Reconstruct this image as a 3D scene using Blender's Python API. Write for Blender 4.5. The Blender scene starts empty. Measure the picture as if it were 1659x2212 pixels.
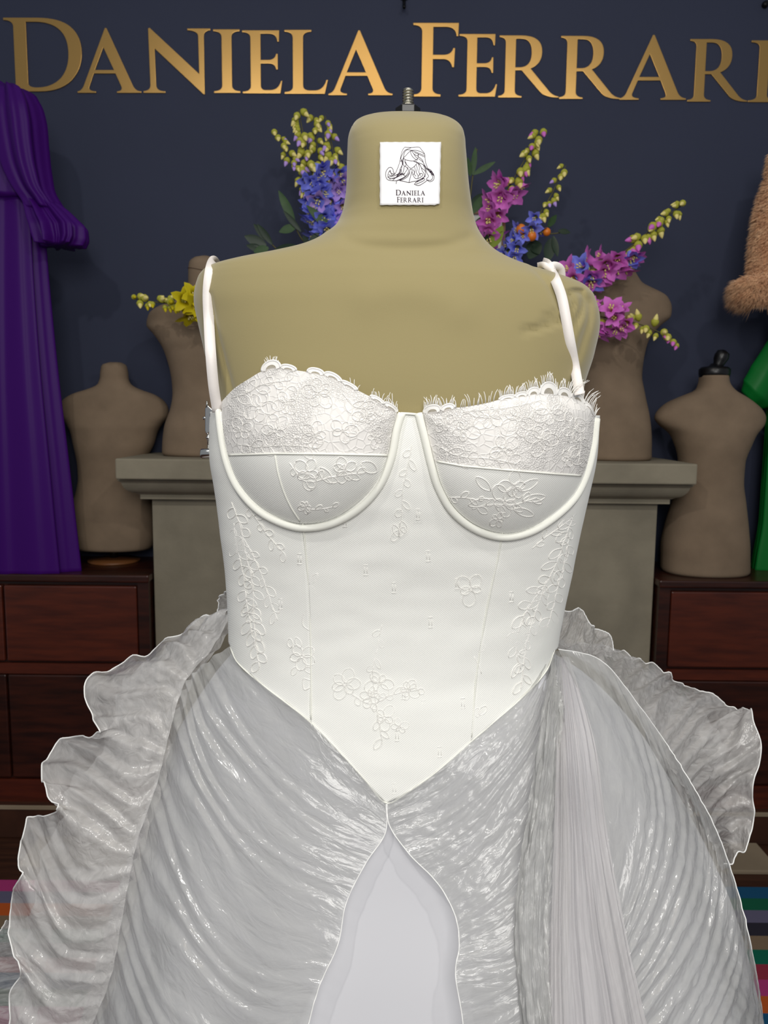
import bpy, bmesh, math, random
import numpy as np
from mathutils import Vector, Matrix, noise
from mathutils.bvhtree import BVHTree

# ------------------------------------------------------------------ camera
W, H, FPX = 1659, 2212, 1700.0
PITCH, ROLL = math.radians(7.0), math.radians(0.55)
CAM = Vector((0.0, 0.0, 1.2))
_F = Vector((0, math.cos(PITCH), -math.sin(PITCH)))
_R0 = Vector((1, 0, 0)); _U0 = Vector((0, math.sin(PITCH), math.cos(PITCH)))
_R = _R0 * math.cos(ROLL) + _U0 * math.sin(ROLL)
_U = _U0 * math.cos(ROLL) - _R0 * math.sin(ROLL)
scene = bpy.context.scene
col = scene.collection
cd = bpy.data.cameras.new('camera'); cam = bpy.data.objects.new('camera', cd); col.objects.link(cam)
cd.sensor_fit = 'VERTICAL'; cd.sensor_height = 36.0; cd.lens = FPX / H * 36.0
cd.clip_start = 0.02; cd.clip_end = 50
cam.matrix_world = Matrix(((_R.x, _U.x, -_F.x, CAM.x), (_R.y, _U.y, -_F.y, CAM.y), (_R.z, _U.z, -_F.z, CAM.z), (0, 0, 0, 1)))
cd.dof.use_dof = True; cd.dof.focus_distance = 0.74; cd.dof.aperture_fstop = 15.0
scene.camera = cam

# ------------------------------------------------------------------ light
world = bpy.data.worlds.new('World'); scene.world = world; world.use_nodes = True
bg = world.node_tree.nodes['Background']; bg.inputs[0].default_value = (0.86, 0.92, 1.0, 1); bg.inputs[1].default_value = 0.24

def area(name, loc, target, size, energy, color, sy=None):
    l = bpy.data.lights.new(name, 'AREA'); l.energy = energy; l.color = color; l.size = size
    l.shape = 'RECTANGLE'; l.size_y = sy or size
    o = bpy.data.objects.new(name, l); col.objects.link(o); o.location = loc
    o.rotation_euler = (Vector(target) - Vector(loc)).to_track_quat('-Z', 'Y').to_euler()
    return o
area('added_front_key', (0.15, -0.95, 1.9), (0.0, 0.7, 1.0), 0.9, 24.3, (1.0, 0.975, 0.93))  # soft lamp added behind the camera, below ceiling height, to brighten the bodice
area('added_glint_left', (-0.75, -0.15, 2.7), (0.0, 0.7, 1.0), 0.09, 9.0, (1.0, 0.97, 0.92))  # small lamp added high at the left to make glints on the organza
area('added_glint_right', (0.85, -0.1, 2.7), (0.0, 0.7, 1.0), 0.09, 8.0, (1.0, 0.97, 0.92))  # its counterpart on the right, also added for organza glints
area('ceiling_light_back', (0.05, 0.62, 2.9), (0.0, 1.4, 0.4), 0.6, 3.0, (1.0, 0.88, 0.70))
scene.view_settings.view_transform = 'Standard'; scene.view_settings.look = 'None'
scene.view_settings.exposure = 0.0; scene.view_settings.gamma = 1.0; scene.view_settings.use_curve_mapping = False

# ------------------------------------------------------------------ projection helpers
def ray(px, py):
    return (_F + _R * ((px - W / 2) / FPX) + _U * ((H / 2 - py) / FPX))
def P(px, py, Y):
    d = ray(px, py); return CAM + d * (Y / d.y)
def proj(v):
    r = Vector(v) - CAM; dz = r.dot(_F)
    return (W / 2 + FPX * r.dot(_R) / dz, H / 2 - FPX * r.dot(_U) / dz)
def projn(V):
    r = V - np.array(CAM); dz = r @ np.array(_F)
    return W / 2 + FPX * (r @ np.array(_R)) / dz, H / 2 - FPX * (r @ np.array(_U)) / dz

# ------------------------------------------------------------------ materials
MATS = {}
def lin(c):
    return tuple((x / 12.92 if x <= 0.04045 else ((x + 0.055) / 1.055) ** 2.4) for x in [k / 255 for k in c])
def mat(name, rgb, rough=0.6, spec=0.4, metal=0.0, sheen=0.0, noise_amt=0.0, noise_scale=20.0, bump=0.0, bump_scale=200.0,
        alpha=1.0, rgb2=None, coat=0.0, stretch=None, bump_dist=0.002, transmit=0.0):
    m = bpy.data.materials.new(name); m.use_nodes = True
    nt = m.node_tree; b = nt.nodes['Principled BSDF']
    c = lin(rgb); b.inputs['Base Color'].default_value = (*c, 1)
    b.inputs['Roughness'].default_value = rough; b.inputs['Specular IOR Level'].default_value = spec
    b.inputs['Metallic'].default_value = metal; b.inputs['Alpha'].default_value = alpha
    b.inputs['Sheen Weight'].default_value = sheen; b.inputs['Coat Weight'].default_value = coat
    tc = nt.nodes.new('ShaderNodeTexCoord'); mp = nt.nodes.new('ShaderNodeMapping')
    nt.links.new(tc.outputs['Object'], mp.inputs[0])
    if stretch: mp.inputs['Scale'].default_value = stretch
    if noise_amt or rgb2:
        n = nt.nodes.new('ShaderNodeTexNoise'); n.inputs['Scale'].default_value = noise_scale; n.inputs['Detail'].default_value = 6
        nt.links.new(mp.outputs[0], n.inputs['Vector'])
        mx = nt.nodes.new('ShaderNodeMix'); mx.data_type = 'RGBA'
        c2 = lin(rgb2) if rgb2 else tuple(max(0, x * (1 - noise_amt)) for x in c)
        mx.inputs['A'].default_value = (*c, 1); mx.inputs['B'].default_value = (*c2, 1)
        rp = nt.nodes.new('ShaderNodeValToRGB'); rp.color_ramp.elements[0].position = 0.35; rp.color_ramp.elements[1].position = 0.68
        nt.links.new(n.outputs['Fac'], rp.inputs[0]); nt.links.new(rp.outputs[0], mx.inputs['Factor'])
        nt.links.new(mx.outputs['Result'], b.inputs['Base Color'])
    if bump:
        n2 = nt.nodes.new('ShaderNodeTexNoise'); n2.inputs['Scale'].default_value = bump_scale; n2.inputs['Detail'].default_value = 3
        nt.links.new(mp.outputs[0], n2.inputs['Vector'])
        bp = nt.nodes.new('ShaderNodeBump'); bp.inputs['Strength'].default_value = bump; bp.inputs['Distance'].default_value = bump_dist
        nt.links.new(n2.outputs['Fac'], bp.inputs['Height']); nt.links.new(bp.outputs[0], b.inputs['Normal'])
    MATS[name] = m
    return m

def sheer(name, rgb, alpha, rough=0.28, bump=0.5, su=6, sv=60, spec=0.6, trans=0.35):
    """woven sheer fabric: constant cover of threads, the rest is open mesh"""
    m = bpy.data.materials.new(name); m.use_nodes = True; nt = m.node_tree
    for n in list(nt.nodes): nt.nodes.remove(n)
    out = nt.nodes.new('ShaderNodeOutputMaterial')
    tr = nt.nodes.new('ShaderNodeBsdfTransparent')
    b = nt.nodes.new('ShaderNodeBsdfPrincipled'); b.inputs['Base Color'].default_value = (*lin(rgb), 1)
    b.inputs['Roughness'].default_value = rough; b.inputs['Specular IOR Level'].default_value = spec; b.inputs['Coat Weight'].default_value = 0.5 if rough < 0.3 else 0.0; b.inputs['Coat Roughness'].default_value = 0.1
    tl = nt.nodes.new('ShaderNodeBsdfTranslucent'); tl.inputs[0].default_value = (*lin(rgb), 1)
    ms = nt.nodes.new('ShaderNodeMixShader'); ms.inputs[0].default_value = trans
    nt.links.new(b.outputs[0], ms.inputs[1]); nt.links.new(tl.outputs[0], ms.inputs[2])
    m2 = nt.nodes.new('ShaderNodeMixShader'); m2.inputs[0].default_value = alpha
    nt.links.new(tr.outputs[0], m2.inputs[1]); nt.links.new(ms.outputs[0], m2.inputs[2])
    nt.links.new(m2.outputs[0], out.inputs[0])
    tc = nt.nodes.new('ShaderNodeTexCoord'); mp = nt.nodes.new('ShaderNodeMapping'); mp.inputs['Scale'].default_value = (su, sv, 1)
    nt.links.new(tc.outputs['UV'], mp.inputs[0])
    n = nt.nodes.new('ShaderNodeTexNoise'); n.inputs['Scale'].default_value = 1.0; n.inputs['Detail'].default_value = 4; n.inputs['Distortion'].default_value = 0.6
    nt.links.new(mp.outputs[0], n.inputs['Vector'])
    bp = nt.nodes.new('ShaderNodeBump'); bp.inputs['Strength'].default_value = bump; bp.inputs['Distance'].default_value = 0.004
    nt.links.new(n.outputs['Fac'], bp.inputs['Height'])
    nt.links.new(bp.outputs[0], b.inputs['Normal']); nt.links.new(bp.outputs[0], b.inputs['Coat Normal'])
    # thread cover varies a little where the weave bunches up
    mr = nt.nodes.new('ShaderNodeMapRange'); mr.inputs['From Min'].default_value = 0.3; mr.inputs['From Max'].default_value = 0.7
    mr.inputs['To Min'].default_value = max(0, alpha - 0.12); mr.inputs['To Max'].default_value = min(1, alpha + 0.12)
    nt.links.new(n.outputs['Fac'], mr.inputs['Value']); nt.links.new(mr.outputs[0], m2.inputs[0])
    MATS[name] = m
    return m

M_wall = mat('navy_paint', (56, 61, 81), 0.75, 0.25, bump=0.15, bump_scale=350, noise_amt=0.06, noise_scale=3)
M_gold = mat('brushed_gold', (205, 163, 98), 0.33, 0.5, metal=1.0)
M_form = mat('khaki_jersey', (152, 140, 99), 0.8, 0.2, sheen=0.35, bump=0.12, bump_scale=900, bump_dist=0.0006)
M_linen = mat('natural_linen', (138, 119, 99), 0.9, 0.15, noise_amt=0.18, noise_scale=14, bump=0.3, bump_scale=450, stretch=(1, 1, 1))
M_stone = mat('limestone', (148, 140, 122), 0.85, 0.2, noise_amt=0.22, noise_scale=9, bump=0.25, bump_scale=120)
M_mahog = mat('mahogany', (88, 36, 20), 0.32, 0.5, rgb2=(66, 26, 16), noise_scale=7, stretch=(1.2, 6, 9), bump=0.05, bump_scale=60)
M_mahog_dark = mat('mahogany_dark', (60, 26, 16), 0.3, 0.5, rgb2=(34, 15, 11), noise_scale=7, stretch=(1.2, 6, 9))
M_floor = mat('floor_wood', (74, 44, 30), 0.45, 0.4, rgb2=(48, 27, 19), noise_scale=6, stretch=(1, 9, 1))
M_hearth = mat('hearth_stone', (150, 134, 112), 0.8, 0.2, noise_amt=0.15, noise_scale=8)
M_purple = mat('purple_satin', (62, 12, 104), 0.45, 0.14, bump=0.1, bump_scale=15)
M_green = mat('green_satin', (8, 110, 42), 0.45, 0.2)
M_fur = mat('peach_fur', (250, 204, 160), 0.9, 0.15, rgb2=(224, 170, 128), noise_scale=30, sheen=0.4)
M_black = mat('black_plastic', (14, 14, 16), 0.35, 0.5)
M_iron = mat('black_iron', (22, 22, 24), 0.4, 0.5, metal=0.6)
M_steel = mat('zinc_steel', (168, 166, 156), 0.32, 0.5, metal=1.0, bump=0.1, bump_scale=300)
M_silver = mat('polished_silver', (226, 224, 220), 0.16, 0.5, metal=1.0)
M_twill = mat('white_twill', (242, 242, 237), 0.72, 0.3, sheen=0.15)
M_piping = mat('ivory_piping', (243, 243, 234), 0.7, 0.3)
M_lace = mat('lace_white', (246, 244, 240), 0.75, 0.3)
M_ribbon = mat('satin_ribbon', (240, 234, 230), 0.45, 0.45, bump=0.05, bump_scale=500)
M_under = mat('white_underskirt', (203, 203, 208), 0.55, 0.35, sheen=0.2)
M_org = sheer('organza', (216, 216, 214), 0.56, rough=0.17, su=9, sv=38, bump=0.55, spec=1.0)
M_orgthin = sheer('organza_thin', (240, 238, 236), 0.60, rough=0.17, su=9, sv=44, bump=0.7, spec=1.0)
M_tulle = sheer('tulle', (226, 223, 224), 0.66, rough=0.5, su=5, sv=50, bump=0.25)
M_hem = mat('rolled_hem', (246, 246, 244), 0.4, 0.5)
M_tag = mat('white_cotton_tag', (246, 245, 246), 0.85, 0.2, bump=0.1, bump_scale=800, bump_dist=0.0004)
M_ink = mat('aubergine_ink', (44, 26, 44), 0.8, 0.2)
M_net = sheer('lace_net', (244, 240, 236), 0.55, rough=0.7, su=40, sv=40, bump=0.3)
M_blue = mat('petal_blue', (146, 156, 250), 0.6, 0.3, rgb2=(120, 126, 236), noise_scale=60)
M_lilac = mat('petal_lilac', (190, 158, 236), 0.6, 0.3)
M_pink = mat('petal_pink', (226, 128, 216), 0.6, 0.3, rgb2=(204, 100, 194), noise_scale=60)
M_yel = mat('petal_yellow', (212, 196, 20), 0.6, 0.3, rgb2=(186, 170, 14), noise_scale=60)
M_bud = mat('bud_lime', (188, 186, 70), 0.6, 0.3, rgb2=(156, 158, 56), noise_scale=80)
M_stam = mat('stamen_cream', (236, 222, 140), 0.6, 0.3)
M_stem = mat('stem_green', (92, 88, 52), 0.6, 0.3)
M_leaf = mat('leaf_green', (62, 92, 50), 0.5, 0.4, rgb2=(44, 70, 40), noise_scale=25)
M_leafd = mat('leaf_dark', (34, 56, 34), 0.4, 0.5, rgb2=(24, 42, 28), noise_scale=25)
M_lime = mat('leaf_lime', (122, 142, 36), 0.5, 0.4)
M_orange = mat('kumquat', (232, 136, 38), 0.4, 0.5, rgb2=(222, 110, 22), noise_scale=30, bump=0.2, bump_scale=220)
M_frame = mat('brown_frame', (112, 70, 38), 0.4, 0.4)
M_mat = mat('white_mount', (236, 236, 232), 0.8, 0.2)
M_vase = mat('white_ceramic', (226, 226, 222), 0.25, 0.5)

# fine diagonal twill on the bodice, net relief on the lace
def add_twill(m, scale, strength):
    nt = m.node_tree; b = nt.nodes['Principled BSDF']
    tc = nt.nodes.new('ShaderNodeTexCoord'); mp = nt.nodes.new('ShaderNodeMapping'); mp.inputs['Rotation'].default_value = (0, math.radians(38), 0)
    w = nt.nodes.new('ShaderNodeTexWave'); w.inputs['Scale'].default_value = scale; w.bands_direction = 'Z'; w.inputs['Distortion'].default_value = 0.3
    bp = nt.nodes.new('ShaderNodeBump'); bp.inputs['Strength'].default_value = strength; bp.inputs['Distance'].default_value = 0.0006
    nt.links.new(tc.outputs['Object'], mp.inputs[0]); nt.links.new(mp.outputs[0], w.inputs['Vector'])
    nt.links.new(w.outputs['Fac'], bp.inputs['Height']); nt.links.new(bp.outputs[0], b.inputs['Normal'])
add_twill(M_twill, 210, 0.3)
M_cuplace = mat('cup_lace', (240, 237, 233), 0.75, 0.3)
def add_net(m, scale, strength):
    nt = m.node_tree; b = nt.nodes['Principled BSDF']
    tc = nt.nodes.new('ShaderNodeTexCoord')
    n = nt.nodes.new('ShaderNodeTexNoise'); n.inputs['Scale'].default_value = 30
    v = nt.nodes.new('ShaderNodeTexVoronoi'); v.feature = 'DISTANCE_TO_EDGE'; v.inputs['Scale'].default_value = scale
    v2 = nt.nodes.new('ShaderNodeTexVoronoi'); v2.feature = 'DISTANCE_TO_EDGE'; v2.inputs['Scale'].default_value = scale * 0.28
    for q in (v, v2, n): nt.links.new(tc.outputs['Object'], q.inputs['Vector'])
    r = nt.nodes.new('ShaderNodeMapRange'); r.inputs['From Max'].default_value = 0.22; nt.links.new(v.outputs['Distance'], r.inputs['Value'])
    r2 = nt.nodes.new('ShaderNodeMapRange'); r2.inputs['From Max'].default_value = 0.1; r2.inputs['To Min'].default_value = 0.5; r2.inputs['To Max'].default_value = 0
    nt.links.new(v2.outputs['Distance'], r2.inputs['Value'])
    mr = nt.nodes.new('ShaderNodeMapRange'); mr.inputs['From Min'].default_value = 0.42; mr.inputs['From Max'].default_value = 0.55; nt.links.new(n.outputs['Fac'], mr.inputs['Value'])
    mu = nt.nodes.new('ShaderNodeMath'); mu.operation = 'MULTIPLY'; nt.links.new(r.outputs[0], mu.inputs[0]); nt.links.new(mr.outputs[0], mu.inputs[1])
    ad = nt.nodes.new('ShaderNodeMath'); ad.operation = 'ADD'; nt.links.new(mu.outputs[0], ad.inputs[0]); nt.links.new(r2.outputs[0], ad.inputs[1])
    bp = nt.nodes.new('ShaderNodeBump'); bp.inputs['Strength'].default_value = strength; bp.inputs['Distance'].default_value = 0.0012
    nt.links.new(ad.outputs[0], bp.inputs['Height']); nt.links.new(bp.outputs[0], b.inputs['Normal'])
add_net(M_cuplace, 470, 0.6)

# ------------------------------------------------------------------ object helpers
def tag(o, label=None, cat=None, group=None, kind=None):
    if label: o['label'] = label
    if cat: o['category'] = cat
    if group: o['group'] = group
    if kind: o['kind'] = kind
    return o
def empty(name, loc, label, cat, group=None):
    o = bpy.data.objects.new(name, None); col.objects.link(o); o.location = loc; o.empty_display_size = 0.05
    bpy.context.view_layer.update()
    return tag(o, label, cat, group)
def setparent(o, p):
    o.parent = p
    m = Matrix.Translation(-Vector(p.location)) if p.parent is None else Matrix.Translation(-(Vector(p.location) + (Vector(p.parent.location))))
    o.matrix_parent_inverse = Matrix.Identity(4)
    return o
def wpos(p):
    v = Vector((0, 0, 0))
    while p is not None: v += Vector(p.location); p = p.parent
    return v
def mk(name, verts, faces, m, parent=None, smooth=True, uvs=None):
    """verts are in world space; the mesh origin moves to the parent's origin (parents are never rotated)"""
    V = np.array([tuple(v) for v in verts], dtype=float)
    if parent is not None: V = V - np.array(wpos(parent))
    me = bpy.data.meshes.new(name); me.from_pydata(V.tolist(), [], [tuple(f) for f in faces])
    if smooth: me.polygons.foreach_set('use_smooth', [True] * len(me.polygons))
    if uvs is not None:
        uvl = me.uv_layers.new(name='UVMap')
        li = np.zeros(len(me.loops), dtype=np.int32); me.loops.foreach_get('vertex_index', li)
        uvl.data.foreach_set('uv', np.array(uvs, dtype=np.float32)[li].ravel())
    for q in (m if isinstance(m, (list, tuple)) else [m]): me.materials.append(q)
    me.update()
    o = bpy.data.objects.new(name, me); col.objects.link(o)
    if parent is not None: o.parent = parent
    return o
class MB:
    def __init__(s): s.v = []; s.f = []
    def add(s, v, f):
        n = len(s.v); s.v += [tuple(x) for x in v]; s.f += [tuple(i + n for i in q) for q in f]; return s
    def build(s, name, m, parent=None, smooth=True): return mk(name, s.v, s.f, m, parent, smooth)
    def box(s, a, b):
        (x0, y0, z0), (x1, y1, z1) = a, b
        v = [(x0, y0, z0), (x1, y0, z0), (x1, y1, z0), (x0, y1, z0), (x0, y0, z1), (x1, y0, z1), (x1, y1, z1), (x0, y1, z1)]
        return s.add(v, [(0, 3, 2, 1), (4, 5, 6, 7), (0, 1, 5, 4), (1, 2, 6, 5), (2, 3, 7, 6), (3, 0, 4, 7)])
def bevel(o, w, seg=2):
    md = o.modifiers.new('bevel', 'BEVEL'); md.width = w; md.segments = seg; md.limit_method = 'ANGLE'; md.angle_limit = 0.7
    for p in o.data.polygons: p.use_smooth = False
    return o
def tube(pts, r, sides=6, closed=False):
    pts = [Vector(p) for p in pts]; n = len(pts); v = []; f = []
    up = Vector((0.13, -0.31, 0.94)); prev = None
    for i, p in enumerate(pts):
        a = pts[(i - 1) % n] if (closed or i > 0) else p; b = pts[(i + 1) % n] if (closed or i < n - 1) else p
        t = (b - a); t = t.normalized() if t.length > 1e-9 else Vector((0, 0, 1))
        if prev is None:
            s = t.cross(up); s = s.normalized() if s.length > 1e-4 else t.orthogonal().normalized()
        else:
            s = prev - t * prev.dot(t); s = s.normalized() if s.length > 1e-6 else t.orthogonal().normalized()
        prev = s; q = t.cross(s); rr = r[i] if isinstance(r, (list, tuple, np.ndarray)) else r
        for k in range(sides):
            an = 2 * math.pi * k / sides; v.append(p + (s * math.cos(an) + q * math.sin(an)) * rr)
    m = n if closed else n - 1
    for i in range(m):
        for k in range(sides):
            j = (i + 1) % n; k2 = (k + 1) % sides
            f.append((i * sides + k, i * sides + k2, j * sides + k2, j * sides + k))
    if not closed: f.append(tuple(range(sides))[::-1]); f.append(tuple((n - 1) * sides + k for k in range(sides)))
    return v, f
def lathe(prof, c, axis_pts=None, sides=24):
    """prof: list of (r, z) around the vertical through c"""
    v = []; f = []; c = Vector(c)
    for r, z in prof:
        for k in range(sides):
            a = 2 * math.pi * k / sides; v.append(c + Vector((r * math.cos(a), r * math.sin(a), z)))
    for i in range(len(prof) - 1):
        for k in range(sides):
            k2 = (k + 1) % sides; f.append((i * sides + k, i * sides + k2, (i + 1) * sides + k2, (i + 1) * sides + k))
    f.append(tuple(range(sides))[::-1]); f.append(tuple((len(prof) - 1) * sides + k for k in range(sides)))
    return v, f
def cr(pts, n):
    """Catmull-Rom through pts (any dimension) resampled to n points by chord length"""
    A = np.array(pts, float); d = np.r_[0, np.cumsum(np.maximum(1e-6, np.linalg.norm(np.diff(A, axis=0), axis=1)))]
    t = np.linspace(0, d[-1], n); out = np.zeros((n, A.shape[1]))
    m = np.zeros_like(A); m[1:-1] = (A[2:] - A[:-2]) / (d[2:] - d[:-2])[:, None]
    m[0] = (A[1] - A[0]) / (d[1] - d[0]); m[-1] = (A[-1] - A[-2]) / (d[-1] - d[-2])
    i = np.clip(np.searchsorted(d, t, 'right') - 1, 0, len(d) - 2); h = (d[i + 1] - d[i]); s = ((t - d[i]) / h)[:, None]; h = h[:, None]
    return (2 * s**3 - 3 * s**2 + 1) * A[i] + (s**3 - 2 * s**2 + s) * h * m[i] + (-2 * s**3 + 3 * s**2) * A[i + 1] + (s**3 - s**2) * h * m[i + 1]
def cr_even(A, n):
    """Catmull-Rom through rows of A with uniform parameter"""
    A = np.asarray(A, float); k = len(A); t = np.linspace(0, k - 1, n); i = np.clip(t.astype(int), 0, k - 2); s = (t - i)
    s = s.reshape((-1,) + (1,) * (A.ndim - 1))
    p1 = A[i]; p2 = A[i + 1]; p0 = A[np.clip(i - 1, 0, k - 1)]; p3 = A[np.clip(i + 2, 0, k - 1)]
    return 0.5 * (2 * p1 + (p2 - p0) * s + (2 * p0 - 5 * p1 + 4 * p2 - p3) * s**2 + (3 * p1 - p0 - 3 * p2 + p3) * s**3)
def smooth_interp(xs, ys, x):
    xs = np.asarray(xs, float); ys = np.asarray(ys, float); x = np.asarray(x, float)
    m = np.gradient(ys, xs); dx = np.diff(xs); sl = np.diff(ys) / dx
    for k in range(len(sl)):
        if abs(sl[k]) < 1e-9: m[k] = m[k + 1] = 0
        else:
            for q in (k, k + 1):
                if m[q] / sl[k] < 0: m[q] = 0
                elif m[q] / sl[k] > 3: m[q] = 3 * sl[k]
    xc = np.clip(x, xs[0], xs[-1]); i = np.clip(np.searchsorted(xs, xc, 'right') - 1, 0, len(xs) - 2); h = dx[i]; s = (xc - xs[i]) / h
    return (2*s**3-3*s**2+1)*ys[i] + (s**3-2*s**2+s)*h*m[i] + (-2*s**3+3*s**2)*ys[i+1] + (s**3-s**2)*h*m[i+1]
def grid_faces(nr, nc, wrap=False):
    f = []
    for i in range(nr - 1):
        for j in range(nc if wrap else nc - 1):
            j2 = (j + 1) % nc; f.append((i * nc + j, i * nc + j2, (i + 1) * nc + j2, (i + 1) * nc + j))
    return f

class Body:
    """upright body made of horizontal cross-sections; table rows: (pixel row, left x, right x, front depth) at plane Yc"""
    def __init__(s, rows, Yc, back=0.85, n=2.3):
        s.Yc = Yc; s.back = back; s.n = n
        pys = [r[0] for r in rows]
        z = []; xl = []; xr = []; df = []
        for py, a, b, d in rows:
            pl = P(a, py, Yc); pr = P(b, py, Yc); pm = P((a + b) / 2, py, Yc)
            z.append(pm.z); xl.append(pl.x); xr.append(pr.x); df.append(d)
        o = np.argsort(z); g = lambda q: np.array(q)[o]
        s.z, s.xl, s.xr, s.df = g(z), g(xl), g(xr), g(df)
    def pt(s, th, z, off=0.0):
        th = np.asarray(th, float); z = np.asarray(z, float)
        a = smooth_interp(s.z, s.xl, z); b = smooth_interp(s.z, s.xr, z); d = smooth_interp(s.z, s.df, z)
        cx = (a + b) / 2; w = (b - a) / 2 + off; c = np.cos(th); q = np.sin(th); e = 2 / s.n
        x = cx + w * np.sign(c) * np.abs(c)**e
        dd = np.where(q > 0, d + off, d * s.back + off)
        y = s.Yc - dd * np.sign(q) * np.abs(q)**e
        return np.stack([x, y, np.broadcast_to(z, x.shape)], -1)
    def mesh(s, nz, nth, off=0.0, z0=None, z1=None):
        zs = np.linspace(s.z[-1] if z1 is None else z1, s.z[0] if z0 is None else z0, nz)
        th = np.linspace(0, 2 * math.pi, nth, endpoint=False)
        T, Z = np.meshgrid(th, zs); return s.pt(T, Z, off).reshape(-1, 3), nz, nth
def loft_body(name, rows, Yc, m, parent=None, nz=70, nth=48, back=0.85, off=0.0, n=2.3, fold=None):
    b = Body(rows, Yc, back, n); V, nr, nc = b.mesh(nz, nth, off)
    if fold: V = fold(V, nr, nc)
    F = grid_faces(nr, nc, True); F = [q[::-1] for q in F]
    F.append(tuple(range(nc))); F.append(tuple((nr - 1) * nc + k for k in range(nc))[::-1])
    return mk(name, V, F, m, parent), b
def bvh_of(V, F): return BVHTree.FromPolygons([tuple(v) for v in V], [tuple(f) for f in F])
def cast(bvh, px, py, off=0.0, fall=None):
    d = ray(px, py).normalized(); h = bvh.ray_cast(CAM, d)
    if h[0] is None: return None if fall is None else P(px, py, fall)
    return h[0] - d * off
def polydist(X, Yv, pts):
    D = np.full(X.shape, 1e9); pts = np.array(pts, float)
    for a, b in zip(pts[:-1], pts[1:]):
        ab = b - a; t = np.clip(((X - a[0]) * ab[0] + (Yv - a[1]) * ab[1]) / (ab @ ab), 0, 1)
        D = np.minimum(D, np.hypot(X - a[0] - t * ab[0], Yv - a[1] - t * ab[1]))
    return D
rnd = random.Random(7)

# ------------------------------------------------------------------ the room
YW = 2.40                                   # back wall plane
FIRE_Y = 2.05                               # front edge of the mantel shelf
wall = MB().box((-2.6, YW, 0.0), (2.6, YW + 0.12, 3.1)).build('wall_back', M_wall, smooth=False)
tag(wall, 'dark navy painted back wall', None, kind='structure')
fl = MB().box((-2.6, -1.6, -0.06), (2.6, YW + 0.12, 0.0)).build('floor', M_floor, smooth=False)
tag(fl, 'dark brown wooden floor', None, kind='structure')

# fireplace surround
def pz(py, Y): return P(W / 2, py, Y).z
def pxx(px, py, Y): return P(px, py, Y).x
shelf_top = pz(996, FIRE_Y); sl = pxx(248, 996, FIRE_Y); sr = pxx(1508, 1002, FIRE_Y); shelf_bot = pz(1041, FIRE_Y)
fire = empty('stone_fireplace', ((sl + sr) / 2, 2.22, 0.0), 'beige stone fireplace surround with a stepped mantel shelf behind the white gown', 'fireplace')
bevel(MB().box((sl, FIRE_Y, shelf_bot), (sr, YW - 0.002, shelf_top)).build('mantel_shelf', M_stone, fire), 0.004)
bl = pxx(328, 1090, FIRE_Y + 0.10); br = pxx(1421, 1090, FIRE_Y + 0.10)
# ovolo moulding swept round three sides
prof = [(0.068, 0.0), (0.068, 0.006)] + [(0.062 - 0.034 * (1 - math.cos(a)), 0.006 + 0.036 * math.sin(a) / 1.0) for a in np.linspace(0.15, 1.4, 7)] + [(0.026, 0.046)]
v = []; f = []
m_b = shelf_bot
for o, dz in prof:
    y0 = FIRE_Y + 0.098 - o; v += [(bl - o, YW - 0.003, m_b - dz), (bl - o, y0, m_b - dz), (br + o, y0, m_b - dz), (br + o, YW - 0.003, m_b - dz)]
for i in range(len(prof) - 1):
    for k in range(3): f.append((i * 4 + k, i * 4 + k + 1, i * 4 + 5 + k, i * 4 + 4 + k))
f.append((0, 1, 2, 3)); nq = (len(prof) - 1) * 4; f.append((nq + 3, nq + 2, nq + 1, nq))
mk('shelf_moulding', v, f, M_stone, fire, smooth=False)
fz = m_b - 0.046
bevel(MB().box((bl - 0.024, FIRE_Y + 0.074, fz - 0.014), (br + 0.024, YW - 0.003, fz)).build('fillet', M_stone, fire), 0.002)
jw = 0.30; fz2 = fz - 0.014
bevel(MB().box((bl, FIRE_Y + 0.10, 0.0), (bl + jw, YW - 0.003, fz2)).build('jamb', M_stone, fire), 0.003)
bevel(MB().box((br - jw, FIRE_Y + 0.10, 0.0), (br, YW - 0.003, fz2)).build('jamb', M_stone, fire), 0.003)
bevel(MB().box((bl + jw, FIRE_Y + 0.10, fz2 - 0.26), (br - jw, YW - 0.003, fz2)).build('frieze', M_stone, fire), 0.003)
mb = MB().box((bl + jw + 0.002, YW - 0.03, 0.0), (br - jw - 0.002, YW - 0.004, fz2 - 0.262)); mb.build('firebox_back', M_black, fire, smooth=False)

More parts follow.
